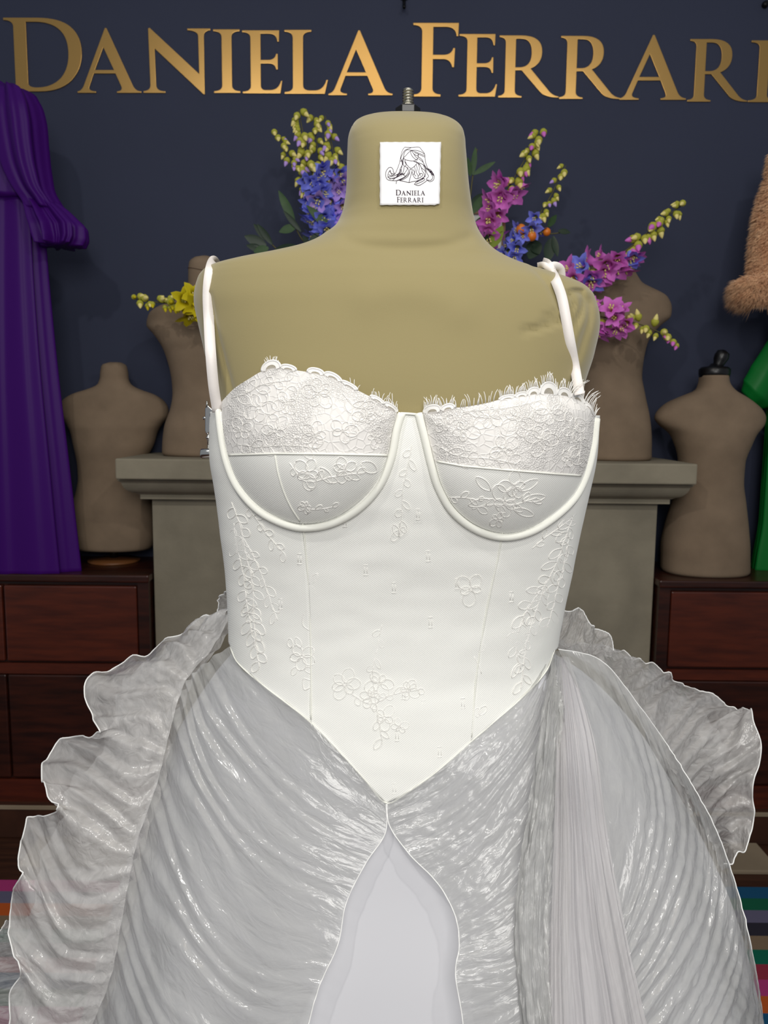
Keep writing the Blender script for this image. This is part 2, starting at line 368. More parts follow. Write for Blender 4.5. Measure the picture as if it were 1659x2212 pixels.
# cabinets on both sides
def cabinet(name, x0, x1, side, label):
    yf = 2.12; zt = pz(1246, yf); zb = 0.0
    root = empty(name, ((x0 + x1) / 2, 2.25, 0.0), label, 'cabinet', 'mahogany cabinets beside the fireplace')
    bevel(MB().box((x0 - 0.004, yf - 0.012, zt - 0.022), (x1 + 0.004, YW - 0.003, zt)).build('top', M_mahog_dark, root), 0.005)
    MB().box((x0, yf + 0.012, 0.10), (x1, YW - 0.004, zt - 0.022)).build('body', M_mahog_dark, root, smooth=False)
    z1 = zt - 0.03; z2 = pz(1437, yf); z3 = pz(1462, yf); z4 = pz(1688, yf)
    MB().box((x0, yf, z2 + 0.002 - 0.036), (x1, yf + 0.012, z2 - 0.004)).build('rail', M_mahog, root, smooth=False)
    MB().box((x0, yf, 0.10), (x1, yf + 0.012, z4 - 0.004)).build('rail', M_mahog, root, smooth=False)
    st = 0.03
    for a in (x0, x1 - st): MB().box((a, yf - 0.001, z4), (a + st, yf + 0.012, zt - 0.022)).build('stile', M_mahog_dark, root, smooth=False)
    for q, (lo, hi) in enumerate(((z2, z1), (z4, z3))):
        n = 2; w = (x1 - x0 - 2 * st) / n
        for k in range(n):
            d = bevel(MB().box((x0 + st + k * w + 0.003, yf - 0.004, lo + 0.003), (x0 + st + (k + 1) * w - 0.003, yf + 0.012, hi - 0.003)).build('drawer' if q == 0 else 'door', M_mahog if q == 0 else M_mahog_dark, root), 0.004)
            kx = x0 + st + (k + 0.5) * w; kz = (lo + hi) / 2
    bevel(MB().box((x0 - 0.004, yf - 0.02, 0.0), (x1 + 0.004, YW - 0.004, 0.10)).build('plinth', M_floor, root), 0.004)
    bevel(MB().box((x0 - 0.004, yf - 0.024, 0.088), (x1 + 0.004, yf - 0.02, 0.10)).build('plinth_bead', M_hearth, root), 0.001)
    return root, zt
xl1 = bl - 0.006; xr0 = br + 0.006
cabL, CABZ = cabinet('mahogany_cabinet', xl1 - 0.80, xl1, -1, 'dark mahogany cabinet left of the stone fireplace, below the purple dress')
cabR, _ = cabinet('mahogany_cabinet', xr0, xr0 + 0.80, 1, 'dark mahogany cabinet right of the stone fireplace, below the green dress')
# hearth and striped rug
hx0 = pxx(28, 1860, 1.93); 
he = bevel(MB().box((hx0, 1.955, 0.0), (-hx0 + 0.10, 2.095, 0.012)).build('hearth_slab', M_hearth), 0.003)
tag(he, 'pale beige stone hearth strip on the floor in front of the fireplace', 'hearth')
rug = empty('striped_rug', (0.0, 1.5, 0.001), 'multicoloured striped rug on the floor beneath the white gown', 'rug')
RC = [((30, 84, 120), 'blue'), ((26, 96, 70), 'green'), ((104, 100, 124), 'lavender'), ((50, 48, 58), 'charcoal'), ((132, 112, 90), 'beige'), ((20, 104, 82), 'teal'),
      ((150, 52, 70), 'red'), ((176, 60, 120), 'pink'), ((190, 90, 40), 'orange')]
yy = 1.888
LC = ['pink', 'lavender', 'orange', 'beige', 'teal', 'charcoal', 'red', 'blue', 'green']
for c, nm in RC: mat('rug_' + nm, c, 0.95, 0.1, bump=0.4, bump_scale=300)
for i in range(16):
    w = 0.048
    MB().box((-1.3, yy - w, 0.001), (-0.35, yy, 0.008)).build('stripe', MATS['rug_' + LC[i % 9]], rug, smooth=False)
    MB().box((-0.35, yy - w, 0.001), (1.3, yy, 0.008)).build('stripe', MATS['rug_' + RC[i % 9][1]], rug, smooth=False); yy -= w

# ------------------------------------------------------------------ lettering
GLY = {
 'I': (0.42, ["M0,0 L.42,0 L.42,.03 Q.29,.035 .29,.12 L.29,.88 Q.29,.965 .42,.97 L.42,1 L0,1 L0,.97 Q.13,.965 .13,.88 L.13,.12 Q.13,.035 0,.03"]),
 'L': (0.68, ["M0,0 L.63,0 L.68,.22 L.655,.22 Q.61,.06 .48,.055 L.38,.055 Q.29,.06 .29,.14 L.29,.88 Q.29,.965 .42,.97 L.42,1 L0,1 L0,.97 Q.13,.965 .13,.88 L.13,.12 Q.13,.035 0,.03"]),
 'E': (0.63, ["M0,0 L.60,0 L.63,.2 L.61,.2 Q.57,.06 .45,.055 L.36,.055 Q.29,.06 .29,.13 L.29,.475 L.42,.475 Q.52,.475 .535,.38 L.56,.38 L.56,.63 L.535,.63 Q.52,.54 .42,.535 L.29,.535 L.29,.945 L.43,.945 Q.545,.945 .555,.82 L.58,.82 L.585,1 L0,1 L0,.97 Q.13,.965 .13,.88 L.13,.12 Q.13,.035 0,.03"]),
 'F': (0.61, ["M.02,0 L.38,0 L.38,.03 Q.27,.035 .27,.12 L.27,.51 L.42,.51 Q.51,.5 .53,.40 L.555,.40 L.565,.66 L.54,.66 Q.52,.575 .42,.57 L.27,.57 L.27,.945 L.44,.945 Q.575,.94 .58,.82 L.605,.82 L.61,1 L0,1 L0,.97 Q.12,.965 .12,.88 L.12,.12 Q.12,.035 .02,.03"]),
 'A': (1.0, ["M0,0 L.29,0 L.29,.025 Q.165,.03 .19,.10 L.265,.30 L.605,.30 L.69,.10 Q.715,.03 .62,.025 L.62,0 L1,0 L1,.025 Q.91,.03 .87,.12 L.485,1 L.46,1 L.10,.11 Q.06,.03 0,.025", "M.285,.355 L.582,.355 L.427,.705"]),
 'N': (1.055, ["M0,0 L.34,0 L.34,.025 Q.205,.03 .20,.12 L.19,.69 L.93,-.02 L.953,-.02 L.955,.88 Q.957,.965 1.055,.97 L1.055,1 L.70,1 L.70,.97 Q.86,.965 .865,.88 L.87,.30 L.12,1.01 L.095,1 L.11,.12 Q.105,.035 0,.03"]),
 'D': (1.04, ["M.09,0 L.45,0 Q.78,0 .93,.2 Q1.04,.34 1.04,.54 Q1.04,.76 .90,.88 Q.76,1 .45,1 L0,1 L0,.97 Q.13,.965 .13,.88 L.13,.12 Q.13,.04 .09,.03", "M.30,.12 Q.30,.06 .40,.055 Q.62,.05 .75,.19 Q.86,.32 .86,.53 Q.86,.73 .76,.83 Q.65,.945 .42,.945 L.30,.945"]),
 'R': (0.955, ["M0,0 L.37,0 L.37,.025 Q.26,.03 .26,.12 L.26,.44 L.36,.44 L.66,.09 Q.74,0 .955,0 L.955,.02 Q.86,.03 .79,.12 L.50,.47 Q.675,.54 .675,.74 Q.675,1 .34,1 L0,1 L0,.97 Q.10,.965 .10,.88 L.10,.12 Q.10,.035 0,.03", "M.26,.49 L.34,.49 Q.51,.50 .51,.72 Q.51,.945 .34,.945 L.26,.945"]),
}
def glyph_paths(ch):
    out = []
    for s in GLY[ch][1]:
        pts = []
        toks = s.replace('M', ' M').replace('L', ' L').replace('Q', ' Q').split()
        i = 0
        while i < len(toks):
            t = toks[i]; c = t[0]; xy = tuple(float(q) for q in t[1:].split(','))
            if c in 'ML': pts.append(xy)
            else:
                e = tuple(float(q) for q in toks[i + 1].split(',')); a = pts[-1]; i += 1
                for k in range(1, 9):
                    u = k / 8; pts.append(tuple((1 - u)**2 * a[d] + 2 * u * (1 - u) * xy[d] + u * u * e[d] for d in (0, 1)))
            i += 1
        out.append(pts)
    return out
def glyph_mesh(ch, extrude):
    cu = bpy.data.curves.new('glyph', 'CURVE'); cu.dimensions = '2D'; cu.fill_mode = 'BOTH' if extrude else 'FRONT'; cu.extrude = extrude
    if extrude: cu.bevel_depth = 0.006; cu.bevel_resolution = 1; cu.offset = -0.006
    for pts in glyph_paths(ch):
        sp = cu.splines.new('POLY'); sp.points.add(len(pts) - 1); sp.use_cyclic_u = True
        for q, p in zip(sp.points, pts): q.co = (p[0], p[1], 0, 1)
    o = bpy.data.objects.new('glyph', cu); col.objects.link(o)
    dg = bpy.context.evaluated_depsgraph_get(); me = bpy.data.meshes.new_from_object(o.evaluated_get(dg))
    V = np.array([v.co[:] for v in me.vertices]); F = [tuple(p.vertices) for p in me.polygons]
    bpy.data.objects.remove(o); bpy.data.curves.remove(cu); bpy.data.meshes.remove(me)
    return V, F
GM = {c: glyph_mesh(c, 0.03) for c in GLY}
GF = {c: glyph_mesh(c, 0.0) for c in GLY}
LET = [('D', 11, 177, 35, 195, 'tall gold letter D, first of the wall sign'), ('A', 165, 303, 57, 198, 'gold letter A between D and N on the wall sign'),
       ('N', 308, 455, 58, 198, 'gold letter N on the navy wall sign'), ('I', 461, 518, 60, 198, 'gold letter I between N and E on the wall sign'),
       ('E', 523, 609, 62, 199, 'gold letter E between I and L on the wall sign'), ('L', 614, 708, 61, 200, 'gold letter L on the navy wall sign'),
       ('A', 709, 848, 62, 203, 'gold letter A right after L on the wall sign'), ('F', 891, 989, 46, 206, 'tall gold letter F starting the second word of the wall sign'),
       ('E', 991, 1074, 70, 206, 'gold letter E right after the tall F on the wall sign'), ('R', 1077, 1208, 73, 208, 'gold letter R right after E, first of the wall sign'),
       ('R', 1209, 1341, 74, 211, 'gold letter R left of the last A, second R of the wall sign'), ('A', 1340, 1484, 72, 213, 'rightmost gold letter A on the wall sign'),
       ('R', 1487, 1617, 81, 217, 'rightmost gold letter R on the wall sign'), ('I', 1619, 1677, 84, 218, 'gold letter I at the right end of the wall sign, cut by the frame')]
for ch, x0, x1, yt, yb, lab in LET:
    V, F = GM[ch]; w = GLY[ch][0]
    a = P(x0, yb, YW - 0.012); b = P(x1, yb, YW - 0.012); t = P((x0 + x1) / 2, yt, YW - 0.012); bt = P((x0 + x1) / 2, yb, YW - 0.012)
    hh = t.z - bt.z; sx = (b.x - a.x) / w; slope = (b.z - a.z) / w
    VV = [(a.x + p[0] * sx, YW - 0.0105 - p[2] * hh * 0.25, a.z + p[0] * slope * 0.9 + p[1] * hh) for p in V]
    VV = np.array(VV); VV[:, 1] += (YW - 0.0005) - VV[:, 1].max()
    cen = Vector(((a.x + b.x) / 2, YW - 0.001, a.z))
    o = mk('wall_letter', VV - np.array(cen), F, M_gold, None, smooth=False); o.location = cen
    tag(o, lab, 'letter', 'gold letters of the wall sign')
# black fixtures at the very top of the wall
hk = empty('wall_hook', P(872, 10, YW), 'small black metal hook on the navy wall above the gap between the two words', 'hook')
a = P(866, -20, YW); b = P(880, 17, YW)
MB().box((a.x, YW - 0.006, b.z + 0.02), (b.x, YW - 0.0003, a.z)).build('plate', M_iron, hk, smooth=False)
MB().add(*tube([P(873, 0, YW - 0.004), P(873, 8, YW - 0.012), P(873, 15, YW - 0.02), P(873, 16, YW - 0.028), P(873, 12, YW - 0.033)], 0.0045, 8)).build('prong', M_iron, hk)
kb = P(1651, 12, YW); v, f = lathe([(0.0085, 0), (0.0095, 0.006), (0.008, 0.012), (0.003, 0.014)], (0, 0, 0), sides=16)
o = mk('wall_peg', [(q[0], -q[2], q[1]) for q in v], f, M_iron); o.location = (kb.x, YW - 0.0005, kb.z); tag(o, 'small round black peg high on the wall above the last letters', 'peg')

# ------------------------------------------------------------------ the dress form
YC = 0.82
FORM = [(246, 862, 900, .004), (248, 838, 926, .008), (251, 808, 950, .013), (257, 786, 969, .019), (266, 770, 984, .027), (280, 760, 997, .037), (300, 753, 1003, .047), (325, 751, 1005, .054), (350, 750, 1007, .058), (400, 749, 1011, .063), (440, 745, 1016, .065),
        (470, 735, 1023, .066), (490, 720, 1031, .068), (505, 697, 1041, .070), (520, 668, 1055, .072), (535, 620, 1075, .075), (548, 560, 1100, .077), (560, 496, 1131, .079),
        (570, 457, 1164, .081), (585, 437, 1212, .085), (600, 430, 1252, .089), (620, 426, 1272, .092), (650, 424, 1283, .096), (700, 432, 1289, .101), (760, 446, 1277, .107),
        (850, 466, 1252, .115), (900, 470, 1250, .117), (960, 474, 1262, .118), (1060, 480, 1256, .113), (1150, 490, 1238, .103), (1250, 500, 1220, .095), (1350, 506, 1202, .093),
        (1400, 508, 1190, .095), (1500, 490, 1210, .105), (1600, 475, 1225, .115), (1750, 470, 1235, .122)]
form = empty('dress_form', (0.005, YC, 0.0), 'large khaki dress form wearing the white gown, label on its neck', 'dress form')
def top_shift(row, d):      # above eye level the front of the rounded body hides its mid-plane: lower those rows by that much
    k = float(np.interp(row, [440, 480, 530, 600, 690], [0.0, 0.3, 0.5, 0.5, 0.0])); return row + k * max(0, 897 - row) * d / YC
FORM = [(top_shift(r, d), a, b, d) for r, a, b, d in FORM]
body = Body(FORM, YC, 0.85, 2.35)
NZ, NT = 330, 260
# rows denser around the shoulders
zs = np.array([P(850, p, YC).z for p in np.r_[np.linspace(FORM[0][0] + 0.1, 340, 60), np.linspace(342, 640, 140), np.linspace(643, 1750, 130)]])
T, Z = np.meshgrid(np.linspace(0, 2 * math.pi, NT, endpoint=False), zs)
V = body.pt(T, Z).reshape(-1, 3)
X2, Y2 = projn(V); front = V[:, 1] < YC - 0.01
def dent(pts, amp, sig, taper=True):
    D = polydist(X2, Y2, cr(pts, 14)); V[:, 1] += np.where(front, 1.5 * amp * np.exp(-(D / sig)**2), 0)
# armhole edges and the pulled jersey at the right shoulder
dent([(452, 640), (466, 710), (484, 780), (500, 840), (505, 880)], 0.0028, 5)
dent([(1150, 575), (1180, 605), (1200, 640), (1206, 655)], 0.0026, 7)
dent([(1175, 688), (1195, 680), (1212, 668)], 0.0022, 5)
dent([(1130, 716), (1165, 708), (1195, 698), (1216, 688)], 0.0030, 5)
dent([(1225, 640), (1240, 628), (1258, 628)], 0.0035, 5)
dent([(1240, 650), (1236, 670), (1232, 690)], 0.0032, 4)
dent([(1262, 640), (1258, 668), (1242, 700), (1236, 715)], 0.0034, 7)
dent([(1274, 650), (1274, 690), (1262, 730), (1250, 770)], 0.0030, 8)
dent([(750, 520), (800, 532), (880, 536), (960, 530), (1010, 516)], 0.0016, 14)
dent([(800, 640), (870, 625), (950, 640), (990, 665)], -0.0018, 45)
F = [q[::-1] for q in grid_faces(len(zs), NT, True)]
F.append(tuple(range(NT))); F.append(tuple((len(zs) - 1) * NT + k for k in range(NT))[::-1])
mk('torso', V, F, M_form, form)
BF = bvh_of(V, F)
# threaded rod and nut
rc = P(881, FORM[0][0] + 1, YC); rz0 = rc.z - 0.02; rz1 = P(881, 193, YC).z
prof = [(0.0, rz0)]; z = rz0; r0 = 0.0048; pitch = 0.0026
v = []; f = []; ns = 14; steps = int((rz1 - rz0) / pitch * 10)
ring = []
for i in range(steps + 1):
    for k in range(ns):
        a = 2 * math.pi * k / ns; z = rz0 + (rz1 - rz0) * i / steps; ph = (z / pitch - a / (2 * math.pi)) % 1.0
        rr = (0.0047 + 0.0012 * (1 - abs(2 * ph - 1))) * (1.0 if i < steps - 3 else 1 - 0.07 * (i - steps + 3))
        v.append((rc.x + rr * math.cos(a), YC + rr * math.sin(a), z))
f = grid_faces(steps + 1, ns, True); f.append(tuple(range(ns))[::-1]); f.append(tuple(steps * ns + k for k in range(ns)))
mk('threaded_rod', v, f, M_steel, form)
nz0 = rc.z - 0.002; nz1 = P(880, 231.5, YC).z
v, f = lathe([(0.0115, nz0), (0.0125, nz0 + 0.001), (0.0125, nz1 - 0.001), (0.0108, nz1)], (rc.x, YC, 0), sides=6); nut = mk('nut', v, f, M_black, form, smooth=False); bevel(nut, 0.0008)
v, f = lathe([(0.0078, nz1), (0.0078, nz1 + 0.0012), (0.006, nz1 + 0.0016)], (rc.x, YC, 0), sides=20); mk('washer', v, f, M_steel, form)
# hidden stand
v, f = lathe([(0.016, 0.02), (0.016, P(850, 1745, YC).z + 0.03)], (0.005, YC, 0), sides=16); mk('stand_pole', v, f, M_iron, form)
v, f = lathe([(0.20, 0.009), (0.20, 0.016), (0.05, 0.026), (0.016, 0.032)], (0.005, YC, 0), sides=32); mk('stand_base', v, f, M_iron, form)

# woven label on the neck (stitched to the jersey, so part of the form)
def tagpt(px, py, off=0.0016): return cast(BF, px, py, off, YC - 0.06)
nx, ny = 26, 28; v = []
for j in range(ny):
    for i in range(nx):
        px = 821 + (952 - 821) * i / (nx - 1) + 0.4 * math.sin(j * 1.3) * (i in (0, nx - 1)) - 3 * (j / (ny - 1)) * (i / (nx - 1))
        py = 308 + (443.5 - 308) * j / (ny - 1) + 0.35 * math.sin(i * 1.7) * (j in (0, ny - 1)) + (-2 if (i > nx - 3 and j == ny - 1) else 0)
        v.append(tagpt(px, py))
lbl = mk('neck_label', v, [q for q in grid_faces(ny, nx)], M_tag, form); lbl.modifiers.new('solid', 'SOLIDIFY').thickness = 0.0008
lbl['label'] = 'white cotton label with a line-drawn face and the words DANIELA FERRARI'
STROKES = [  # traced in a 5.925x crop whose corner is (740,180)
 [(795,818),(770,850),(748,920),(735,990),(718,1050),(690,1120),(670,1160),(640,1175),(620,1150),(610,1110)], [(795,818),(880,822),(980,818),(1010,850),(1050,905),(1055,960),(1068,1030),(1100,1100),(1150,1140),(1172,1190),(1160,1240),(1115,1258),(1080,1235)],
 [(880,858),(830,850),(795,880),(780,945)], [(880,858),(840,890),(800,935),(780,950),(765,985),(745,965),(770,900),(800,855),(840,838),(880,822)],
 [(880,858),(870,880),(890,930),(930,970),(960,985)], [(880,858),(910,900),(935,940),(965,965)], [(880,858),(940,880),(1000,905),(1050,925)], [(880,858),(950,860),(1010,880),(1045,905)],
 [(905,900),(960,930),(970,900),(965,965)], [(920,885),(1000,920),(1055,945)], [(780,950),(800,975),(860,990),(920,990),(965,965)], [(800,975),(800,1010),(830,1050),(875,1088),(920,1060),(955,1010),(910,1000)],
 [(910,1000),(960,1015),(1030,1040),(1070,1090),(1120,1140),(1160,1180)], [(970,940),(1020,980),(1040,1030),(1080,1090),(1150,1150),(1172,1190)], [(975,965),(1030,1010),(1060,1080),(1080,1150),(1100,1190),(1070,1225),(1080,1235),(1130,1240),(1155,1200),(1130,1160)],
 [(765,985),(765,1040),(740,1090),(720,1150),(690,1190)], [(780,955),(775,1040),(800,1060),(815,1030),(800,1000)], [(750,985),(775,1010),(760,1060),(750,1120),(750,1190)],
 [(590,1080),(560,1120),(552,1180),(575,1230),(640,1245),(720,1240),(800,1200),(850,1150),(862,1100)], [(590,1080),(620,1075),(645,1100),(650,1130),(672,1160)], [(610,1110),(590,1140),(580,1180),(600,1215),(660,1215),(740,1180)],
 [(600,1120),(625,1150),(660,1160),(630,1180),(590,1170)], [(575,1200),(640,1190),(720,1160),(765,1155)], [(600,1225),(690,1200),(740,1165),(800,1155)], [(640,1245),(700,1190),(770,1165),(800,1190),(740,1225),(690,1245)],
 [(800,1060),(830,1090),(800,1140),(770,1180)], [(830,1075),(845,1120),(820,1170),(780,1210)], [(862,1100),(855,1150),(830,1195),(770,1232),(730,1240)], [(790,1060),(780,1120),(765,1155)], [(740,1090),(720,1160),(700,1190)],
 [(862,1100),(890,1105),(870,1190),(850,1265)], [(730,1245),(790,1255),(850,1270),(890,1258),(950,1250)], [(890,1130),(900,1170),(930,1215),(960,1220)], [(900,1100),(920,1140),(905,1170)],
 [(920,1060),(930,1110),(920,1160),(940,1190)], [(940,1035),(955,1090),(945,1140),(965,1180),(965,1220)], [(960,1015),(985,1080),(975,1130),(1000,1180)], [(955,1010),(1000,1060),(1020,1120),(1050,1170),(1035,1215)],
 [(985,1030),(1010,1080),(1055,1120),(1060,1170),(1030,1215)], [(1030,1040),(1060,1110),(1062,1170)], [(960,1220),(1000,1200),(1030,1170),(1000,1150),(970,1190)], [(950,1250),(1000,1225),(1060,1190)],
 [(920,1290),(960,1250),(1040,1215),(1050,1235),(1000,1265),(940,1290)], [(915,1290),(970,1308),(1030,1280),(1085,1240)], [(930,1270),(1000,1240),(1035,1220)], [(1080,1090),(1130,1110),(1160,1170),(1120,1130)], [(1100,1100),(1140,1160)],
 [(735,990),(760,1005),(765,1040)], [(690,1170),(740,1140),(745,1100)], [(690,1245),(686,1285)]]
sb = MB()
for s in STROKES:
    c = cr(s, max(6, 4 * len(s))); sb.add(*tube([tagpt(740 + x / 5.925, 180 + y / 5.925, 0.0026) for x, y in c], 0.00024, 4))
sb.build('line_drawing', M_ink, lbl)
def flat_text(chars, x0, x1, yb, hs, gap=0.10):
    mb = MB(); tot = sum(GLY[c][0] * h + gap * hs[1] for c, h in zip(chars, [hs[0]] + [hs[1]] * (len(chars) - 1))) - gap * hs[1]
    k = (x1 - x0) / tot; x = x0
    for i, c in enumerate(chars):
        h = hs[0] if i == 0 else hs[1]; VV, FF = GF[c]
        mb.add([tagpt(x + p[0] * h * k, yb - p[1] * h, 0.0027) for p in VV], FF); x += (GLY[c][0] * h + gap * hs[1]) * k
    return mb
flat_text('DANIELA', 854.5, 918.5, 422, (12, 10.4)).build('printed_word', M_ink, lbl, smooth=False)
flat_text('FERRARI', 857, 915, 437, (11.6, 10.2)).build('printed_word', M_ink, lbl, smooth=False)

# ------------------------------------------------------------------ the gown
gown = empty('wedding_gown', (0.005, YC - 0.001, 0.0), 'white corset wedding gown with lace cups and pleated organza overskirt', 'dress')
DR = [(600, 430, 1252, .089), (650, 424, 1283, .096), (700, 432, 1289, .101), (760, 446, 1277, .107), (850, 466, 1256, .116), (890, 461, 1286, .121), (980, 459, 1280, .124), (1060, 470, 1264, .119), (1150, 481, 1245, .110), (1230, 490, 1230, .103), (1300, 495, 1215, .100), (1400, 498, 1199, .103),
      (1500, 480, 1220, .115), (1600, 462, 1240, .128), (1750, 450, 1255, .142), (1850, 440, 1265, .15)]
dress = Body(DR, YC, 0.85, 2.35)
V, nr, nc = dress.mesh(260, 240); Fd = [q[::-1] for q in grid_faces(nr, nc, True)]
BD = bvh_of(V, Fd)
def on(px, py, off=0.0): return cast(BD, px, py, off, YC - 0.03)
def th_of(p):
    z = p.z; a = float(smooth_interp(dress.z, dress.xl, z)); b = float(smooth_interp(dress.z, dress.xr, z)); d = float(smooth_interp(dress.z, dress.df, z))
    w = (b - a) / 2; u = (p.x - (a + b) / 2) / w; q = max(0.0, (YC - p.y) / d); e = dress.n / 2
    return math.atan2(q**e, math.copysign(abs(u)**e, u))
def seam(pts):
    tz = [(on(x, y).z, th_of(on(x, y))) for x, y in cr(pts, 40)]; tz.sort(); return np.array(tz)
SL = seam([(640, 900), (648, 1030), (655, 1140), (664, 1230), (669, 1320), (672, 1420), (672, 1560), (680, 1700), (690, 1800)])
SR = seam([(1095, 900), (1092, 1030), (1083, 1165), (1062, 1265), (1042, 1370), (1028, 1470), (1018, 1600), (1010, 1700), (1000, 1800)])
fL = lambda z: np.interp(z, SL[:, 0], SL[:, 1]); fR = lambda z: np.interp(z, SR[:, 0], SR[:, 1])
VEDGE = [(497, 1398), (512, 1430), (560, 1474), (620, 1520), (670, 1561), (740, 1632), (790, 1687), (835, 1735), (880, 1712), (940, 1670), (1015, 1605), (1060, 1566), (1130, 1505), (1180, 1450), (1198, 1405)]
vp = []
for i, (x, y) in enumerate(VEDGE):
    p = on(x, y); vp.append((th_of(p), p.z))
vp.sort(); VT = np.array(vp)
zside = (VT[0, 1] + VT[-1, 1]) / 2
ztop = P(860, 888, YC).z
def zbot(th):
    th = np.asarray(th); return np.where((th >= VT[0, 0]) & (th <= VT[-1, 0]), np.interp(th, VT[:, 0], VT[:, 1]), zside)
# front top edge of the bodice stands at pixel row ~890 on the front surface
ztf = on(890, 893).z
def panel(name, fa, fb, nu, nv, off=0.0):
    pts = np.zeros((nv, nu, 3))
    u = np.linspace(0, 1, nu)[None, :].repeat(nv, 0); v = np.linspace(0, 1, nv)[:, None].repeat(nu, 1)
    z = ztf + v * (zside - ztf)
    for _ in range(12):
        th = fa(z) + (fb(z) - fa(z)) * u; z = ztf + v * (zbot(th) - ztf)
    pts = dress.pt(th, z, off)
    # soft drag lines in the cloth
    for i in range(nv):
        for j in range(nu):
            p = pts[i, j]; k = 0.0011 * noise.noise(Vector((p[0] * 9, 3.1, p[2] * 26))) + 0.0006 * noise.noise(Vector((p[0] * 30, 1.1, p[2] * 60)))
            pts[i, j, 1] += k
    F = [q[::-1] for q in grid_faces(nv, nu)]
    o = mk(name, pts.reshape(-1, 3), F, M_twill, gown); s = o.modifiers.new('solid', 'SOLIDIFY'); s.thickness = 0.0016; s.offset = -1
    return o
panel('center_panel', fL, fR, 110, 170).__setitem__('label', 'smooth twill centre panel ending in a point')
panel('side_panel', lambda z: 0 * z + 3.35, fL, 70, 120)
panel('side_panel', fR, lambda z: 0 * z - 0.2, 70, 120)
panel('back_panel', lambda z: 0 * z + 2 * math.pi - 0.2, lambda z: 0 * z + 3.35, 70, 60)
# seam ridges
for S in (SL, SR):
    zz = np.linspace(S[-1, 0] - 0.02, S[0, 0], 70); th = np.interp(zz, S[:, 0], S[:, 1]); pts = []
    for z, t in zip(zz, th):
        if z > float(zbot(t)) + 0.001: pts.append(dress.pt(t, z, 0.0001))
    MB().add(*tube(pts, 0.0007, 5)).build('panel_seam', M_piping, gown)
# hem cord of the bodice edge
MB().add(*tube([on(x, y, 0.0003) for x, y in cr(VEDGE, 90)], 0.0007, 6)).build('bodice_edge', M_piping, gown)

# cups: boundary in pixels, wire arc then neckline
CUPL_W = [(478, 868), (482, 930), (494, 990), (518, 1045), (560, 1092), (610, 1120), (655, 1131), (715, 1121), (770, 1088), (812, 1042), (836, 985), (847, 930), (858, 890)]
CUPL_N = [(858, 890), (822, 868), (790, 852), (755, 834), (715, 814), (680, 806), (640, 800), (600, 794), (570, 800), (535, 820), (505, 840), (478, 868)]
CUPR_W = [(915, 892), (925, 940), (940, 1000), (955, 1050), (985, 1100), (1030, 1135), (1085, 1151), (1140, 1142), (1190, 1112), (1235, 1070), (1262, 1020), (1278, 960), (1285, 900)]
CUPR_N = [(1285, 900), (1270, 878), (1245, 862), (1210, 853), (1170, 850), (1130, 855), (1085, 862), (1045, 872), (1010, 878), (975, 882), (945, 888), (915, 892)]
def make_cup(wirep, neckp, apex, Hh, seamf, label, side):
    wp = cr(wirep, 70); np_ = cr(neckp, 60)[1:-1]
    B2 = np.vstack([wp, np_]); n = len(B2); nw = len(wp); nrr = 50
    ap = np.array(apex, float)
    G = np.array([ap + (B2 - ap) * (i / (nrr - 1)) for i in range(nrr)])           # ring i, spoke k, pixel
    dist = polydist(G[:, :, 0], G[:, :, 1], wp); Rr = 165.0
    g = 1 - (1 - np.clip(dist / Rr, 0, 1))**2.6                                    # sewn down along the wire, free at the neckline
    topf = np.interp(G[:, :, 1], [apex[1] - 190, apex[1] - 60, apex[1] + 40], [0.74, 0.97, 1.0])
    hgt = Hh * g**0.8 * topf
    for _ in range(14):                                                            # relax
        q = hgt.copy(); q[1:-1] = (hgt[:-2] + hgt[2:] + np.roll(hgt, 1, 1)[1:-1] + np.roll(hgt, -1, 1)[1:-1]) / 4; q[0] = hgt[1].mean(); hgt = q
    pts = []
    for i in range(nrr):
        for k in range(n):
            p = on(G[i, k, 0], G[i, k, 1]); pts.append(p + (CAM - p).normalized() * (0.0015 + hgt[i, k]))
    B3 = pts[-n:]
    V = np.array(pts); F = [q for q in grid_faces(nrr, n, True)]
    X, Y = projn(V)
    bv = bvh_of(V, F)
    up = []; lo = []
    for q in F:
        cx = np.mean(X[list(q)]); cy = np.mean(Y[list(q)]); (up if cy < seamf(cx) else lo).append(q)
    root = None
    def sub(fs, name, m):
        ids = sorted({i for q in fs for i in q}); mp = {a: b for b, a in enumerate(ids)}
        return mk(name, V[ids], [tuple(mp[i] for i in q) for q in fs], m, gown)
    cu = sub(up, 'cup_upper', M_cuplace); cl = sub(lo, 'cup_lower', M_twill); cu['label'] = label
    return bv, cu, cl, B3[:nw], B3[nw - 1:] + [B3[0]]
seamL = lambda x: np.interp(x, [470, 600, 700, 845], [984, 980, 981, 984])
seamR = lambda x: np.interp(x, [930, 1000, 1100, 1200, 1290], [994, 1007, 1016, 1024, 1030])
cupL = make_cup(CUPL_W, CUPL_N, (655, 985), 0.021, seamL, 'lace-covered upper cup with scalloped edge', -1)
cupR = make_cup(CUPR_W, CUPR_N, (1095, 1002), 0.021, seamR, 'lace-covered upper cup with long eyelash fringe', 1)
for cup, sf, x0, x1 in ((cupL, seamL, 494, 836), (cupR, seamR, 938, 1262)):
    pts = [cast(cup[0], x, float(sf(x)), 0.0004) for x in np.linspace(x0, x1, 50)]
    MB().add(*tube([p for p in pts if p], 0.0009, 5)).build('cup_seam', M_piping, cup[2])
pts = [cast(cupL[0], x, y, 0.0002) for x, y in cr([(594, 984), (600, 1020), (612, 1060), (628, 1095), (648, 1126)], 24)]
MB().add(*tube([p for p in pts if p], 0.0008, 5)).build('cup_seam', M_piping, cupL[2])
